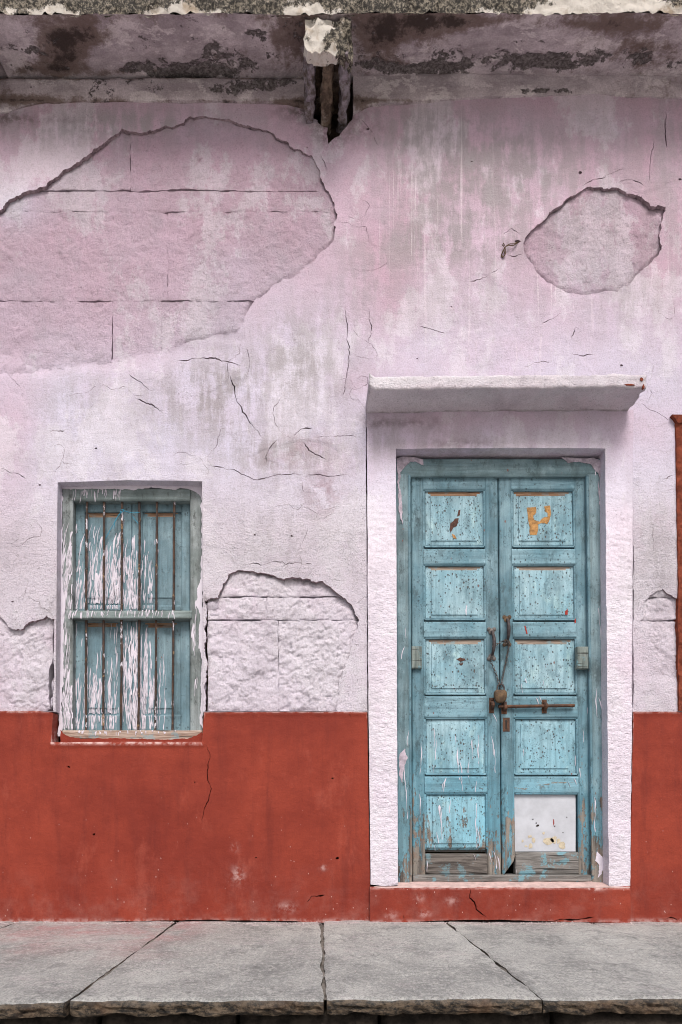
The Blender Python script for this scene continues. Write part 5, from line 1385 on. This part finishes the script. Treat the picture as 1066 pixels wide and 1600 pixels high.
# ---- runs of white limewash: thin raised dribbles lying on whatever they run over
def shut_y(x, y):
    up = y < 960
    pan = ((np.abs(x - 161) < 28) | (np.abs(x - 253) < 30)) & (((y > 799) & (y < 945)) | ((y > 972) & (y < 1116)))
    fld = ((np.abs(x - 161) < 22) | (np.abs(x - 252) < 20.5)) & (((y > 809) & (y < 935)) | ((y > 980) & (y < 1107)))
    if 953 <= y <= 966.5: return WF - .0065
    if x < 113 or x > 297: return WF - .0005
    if fld: return WS + .0078
    if pan: return WS + .0125
    return WS - .0005
def dribble(m, x, y, L, w, lean, yf, warp=nowarp):
    L *= 1.25; n_ = max(4, int(L / 3.0)); ph = random.uniform(0, 9)
    c = []
    for i in range(n_ + 1):
        t_ = i / n_
        yy = y + L * t_; xx = x + lean * L * t_ * (1 - .3 * t_) + .7 * math.sin(ph + t_ * L / 9.0) + .4 * math.sin(ph * 3 + t_ * L / 3.7)
        ww = .82 * w * (min(1, .25 + t_ * 5)) * (.75 + .35 * math.sin(ph * 2 + t_ * L / 6.0)) * (1.05 - .55 * t_ if t_ < .86 else .8 if t_ < .97 else .35)
        c.append((xx, yy, ww * .5))
    V = []; F = []
    for i, (xx, yy, hw) in enumerate(c):
        Y = yf(xx, yy)
        for s_, dz in ((-1, 0), (-.4, .0014), (.4, .0014), (1, 0)):
            X_ = xx + s_ * hw; p = P(float(warp(X_, yy)), yy, Y); V.append((p[0], Y - dz, p[2]))
    for i in range(len(c) - 1):
        if abs(V[i * 4][1] - V[i * 4 + 4][1]) > .012: continue
        for j in range(3): F.append((i * 4 + j, i * 4 + 4 + j, i * 4 + 5 + j, i * 4 + 1 + j))
    m.put(V, F)
m = MB(); rd = random.Random(5)
def spray(N, xm, sx, y0, y1, Lm, wm, lean, bias=1.0):
    for _ in range(N):
        x = rd.gauss(xm, sx); y = y0 + (y1 - y0) * rd.random() ** bias
        if x < 97 or x > 312: continue
        L = Lm * rd.uniform(.35, 1.6)
        lim = 952 if y < 950 else 1140
        if y + L * 1.25 > lim: L = (lim - y) / 1.25
        if L < 4: continue
        dribble(m, x, y, L, wm * rd.choice((.6, .8, 1, 1.2, 1.6)), lean + rd.uniform(-.05, .05), shut_y)
spray(34, 170, 22, 808, 900, 22, 2.0, -.20); spray(120, 165, 24, 850, 945, 24, 2.1, -.10, .7); spray(45, 178, 16, 825, 930, 34, 2.6, -.13)
spray(36, 213, 9, 828, 935, 32, 2.4, -.02); spray(30, 118, 12, 850, 945, 32, 2.4, -.14, .7); spray(50, 105, 6, 815, 945, 24, 1.9, -.16, .9); spray(24, 104, 4, 970, 1135, 26, 1.8, -.08)
spray(14, 236, 6, 865, 945, 26, 2.0, -.05); spray(6, 120, 5, 812, 840, 36, 2.6, -.25); spray(3, 243, 10, 830, 880, 12, 1.6, -.05)
spray(80, 163, 22, 1020, 1110, 36, 1.9, -.06, .8); spray(26, 115, 8, 1030, 1120, 44, 2.4, -.06); spray(60, 212, 9, 966, 1110, 60, 2.6, 0, 1.0); spray(34, 236, 10, 1000, 1110, 42, 2.2, -.03)
spray(16, 170, 30, 968, 1040, 24, 1.8, -.06); spray(12, 103, 5, 970, 1130, 30, 2.4, -.08); spray(6, 255, 6, 1020, 1100, 26, 1.5, 0); spray(10, 306, 4, 930, 1120, 34, 2.4, 0)
for _ in range(60):      # splashes on the transom and head
    x = rd.uniform(103, 275) if rd.random() < .8 else rd.uniform(100, 240); dribble(m, x, rd.uniform(952, 957), rd.uniform(4, 9), rd.uniform(1.5, 3.4), rd.uniform(-.5, .1), lambda a, b: WF - .0065)
for _ in range(26):
    x = rd.uniform(100, 190); dribble(m, x, rd.uniform(763, 768), rd.uniform(5, 15), rd.uniform(1.5, 3.2), rd.uniform(-.35, .1), lambda a, b: WF - .0008)
for _ in range(26):
    x = rd.uniform(110, 275); dribble(m, x, rd.uniform(1140, 1144), rd.uniform(2, 5), rd.uniform(2, 5), 0, lambda a, b: WF - .0150)
# thick wash in the middle of the spill
for (x, y, w, L) in [(152, 895, 8, 40), (166, 885, 6, 50), (178, 870, 8, 60), (184, 900, 7, 40), (205, 900, 6, 36), (216, 920, 6, 26), (205, 1000, 7, 60), (213, 1010, 8, 90), (219, 1020, 6, 80), (146, 1070, 6, 40), (156, 1060, 6, 44),
                     (172, 1050, 5, 50), (115, 1080, 6, 46), (230, 1030, 6, 60)]:
    dribble(m, x, y, L, w, -.05, shut_y)
o = m.build('limewash_runs', MAT_LIME, win, True); o['kind'] = 'stuff'

m = MB(); rd = random.Random(11)
def door_y(x, y):
    if x < 643 or x > 915: return YF - .0006
    for (o_, f_) in ROWS:
        if o_[0] < y < o_[1] + 2:
            for (a, b, c_, d_) in ((661, 758, 672.5, 744.5), (798.5, 898, 809, 882)):
                if c_ < x < d_ and f_[0] < y < f_[1]: return FY + .0006
                if a < x < b: return YL + .0125
    return YL - .0008
for (x, y, L, w, ln) in [(676, 1140, 22, 2, .05), (679, 1155, 26, 2, 0), (712, 1168, 40, 3, .05), (716, 1185, 30, 2.4, .1), (729, 1185, 24, 2, 0), (735, 1155, 26, 2, 0), (744, 1148, 40, 2.6, .02), (710, 1150, 10, 1.6, 0), (700, 1250, 16, 2.2, 0), (683, 1258, 16, 5, .1),
                         (687, 1262, 40, 2.2, 0), (740, 1255, 56, 2.2, .0), (742, 1290, 26, 2, .1), (680, 1300, 14, 2.4, .1), (675, 1320, 10, 2.6, .2), (695, 1215, 18, 2.4, -.3), (690, 1222, 12, 2, -.3), (716, 1218, 14, 2.6, .3), (740, 1220, 14, 2, 0),
                         (657, 1160, 40, 2, -.05), (654, 1240, 30, 2, 0), (926, 1075, 36, 2.4, .05), (930, 1090, 30, 2, .3), (914, 1100, 26, 1.8, 0), (922, 1245, 44, 2.4, .0), (905, 1140, 16, 1.8, .1), (893, 1180, 14, 1.6, .1), (880, 1220, 8, 2, .6), (890, 1216, 8, 2, .6),
                         (812, 1068, 16, 2, .1), (833, 1090, 8, 2, .6), (838, 1088, 7, 1.8, .6), (818, 1060, 6, 2, .4), (845, 1062, 8, 2, .3), (765, 1150, 24, 2, .1), (768, 1170, 30, 1.8, .1), (766, 1330, 22, 2.6, .3), (772, 1338, 18, 2, .2), (760, 1332, 12, 1.8, .3),
                         (630, 1200, 30, 2, .1), (634, 1230, 40, 1.6, 0), (637, 1140, 20, 1.6, -.1), (631, 1010, 16, 2, -.3), (634, 980, 14, 1.6, -.1), (728, 960 - 15, 10, 2, .0), (768, 1115, 10, 1.8, .6), (674, 1195, 14, 1.6, .1), (930, 880 - 150, 10, 3, .2),
                         (727, 950, 9, 2.4, .1), (800, 1358, 8, 1.6, .1), (664, 1345, 14, 1.6, 0), (735, 1334, 8, 2.2, .5), (935, 1130, 60, 1.8, .02), (938, 1200, 70, 2, .02), (933, 950, 40, 1.4, .03), (813, 1170, 9, 1.4, 0), (900, 1200, 12, 1.8, .1)]:
    dribble(m, x, y, L, w * .95, ln, door_y, W)
o = m.build('limewash_runs', MAT_LIME, door, True); o['kind'] = 'stuff'

# ================================================================== small loose things
tw = thing('blue_string', 'frayed blue string knotted round the third window bar', 'string', P(191, 798, WF + .01))
m = MB()
for pts in ([(190, 799, .01), (187, 803, .012), (182, 810, .02), (176, 822, .03), (168, 836, .036), (164, 843, .036)], [(191, 799, .01), (185, 806, .014), (180, 815, .022), (178, 826, .03)],
            [(191, 797, .008), (200, 800, .018), (208, 801.5, .024), (218, 800.5, .012)], [(207, 807, .03), (212, 813, .034), (216, 818, .03)], [(188.5, 800, .012), (189, 797, .006), (193, 796, .006), (193.5, 799, .012), (190, 801, .006), (188, 799, .008)]):
    a = np.array([P(x, y, WF + Y) for x, y, Y in pts]); t_ = np.linspace(0, len(a) - 1, 24)
    a = np.stack([np.interp(t_, np.arange(len(a)), a[:, i]) for i in range(3)], 1)
    m.tube(a, .0016, 6)
m.build('string_strands', MAT_STRING, tw, True)
wr = thing('wire_loop', 'twisted end of brown wire hanging from a hole beside the round bare patch', 'wire', P(808, 378, -.005))
m = MB()
for pts in ([(812, 376, .02), (809, 378, -.008), (804, 381, -.014), (797, 381, -.016), (791, 384, -.018), (787, 392, -.014), (784, 398, -.008), (786, 402, -.006), (789, 399, -.01), (788, 391, -.016)],
            [(811, 378, .02), (808, 380, -.010), (802, 384, -.016), (795, 383, -.020), (789, 386, -.018), (785, 394, -.012), (783, 400, -.006), (786, 402.5, -.008), (790, 397, -.014), (790, 389, -.018), (786, 383, -.012)],
            [(789, 384, -.018), (787, 380, -.020), (785, 384, -.014)]):
    a = np.array(pts); t_ = np.linspace(0, len(a) - 1, 50)
    a = np.array([P(*[np.interp(v, np.arange(len(a)), a[:, i]) for i in range(3)]) for v in t_])
    m.tube(a, .0019, 6)
m.build('wire_strands', MAT_WIRE, wr, True)
print('objects', len(bpy.data.objects), 'tris', sum(len(o.data.loops) - 2 * len(o.data.polygons) for o in bpy.data.objects if o.type == 'MESH'))
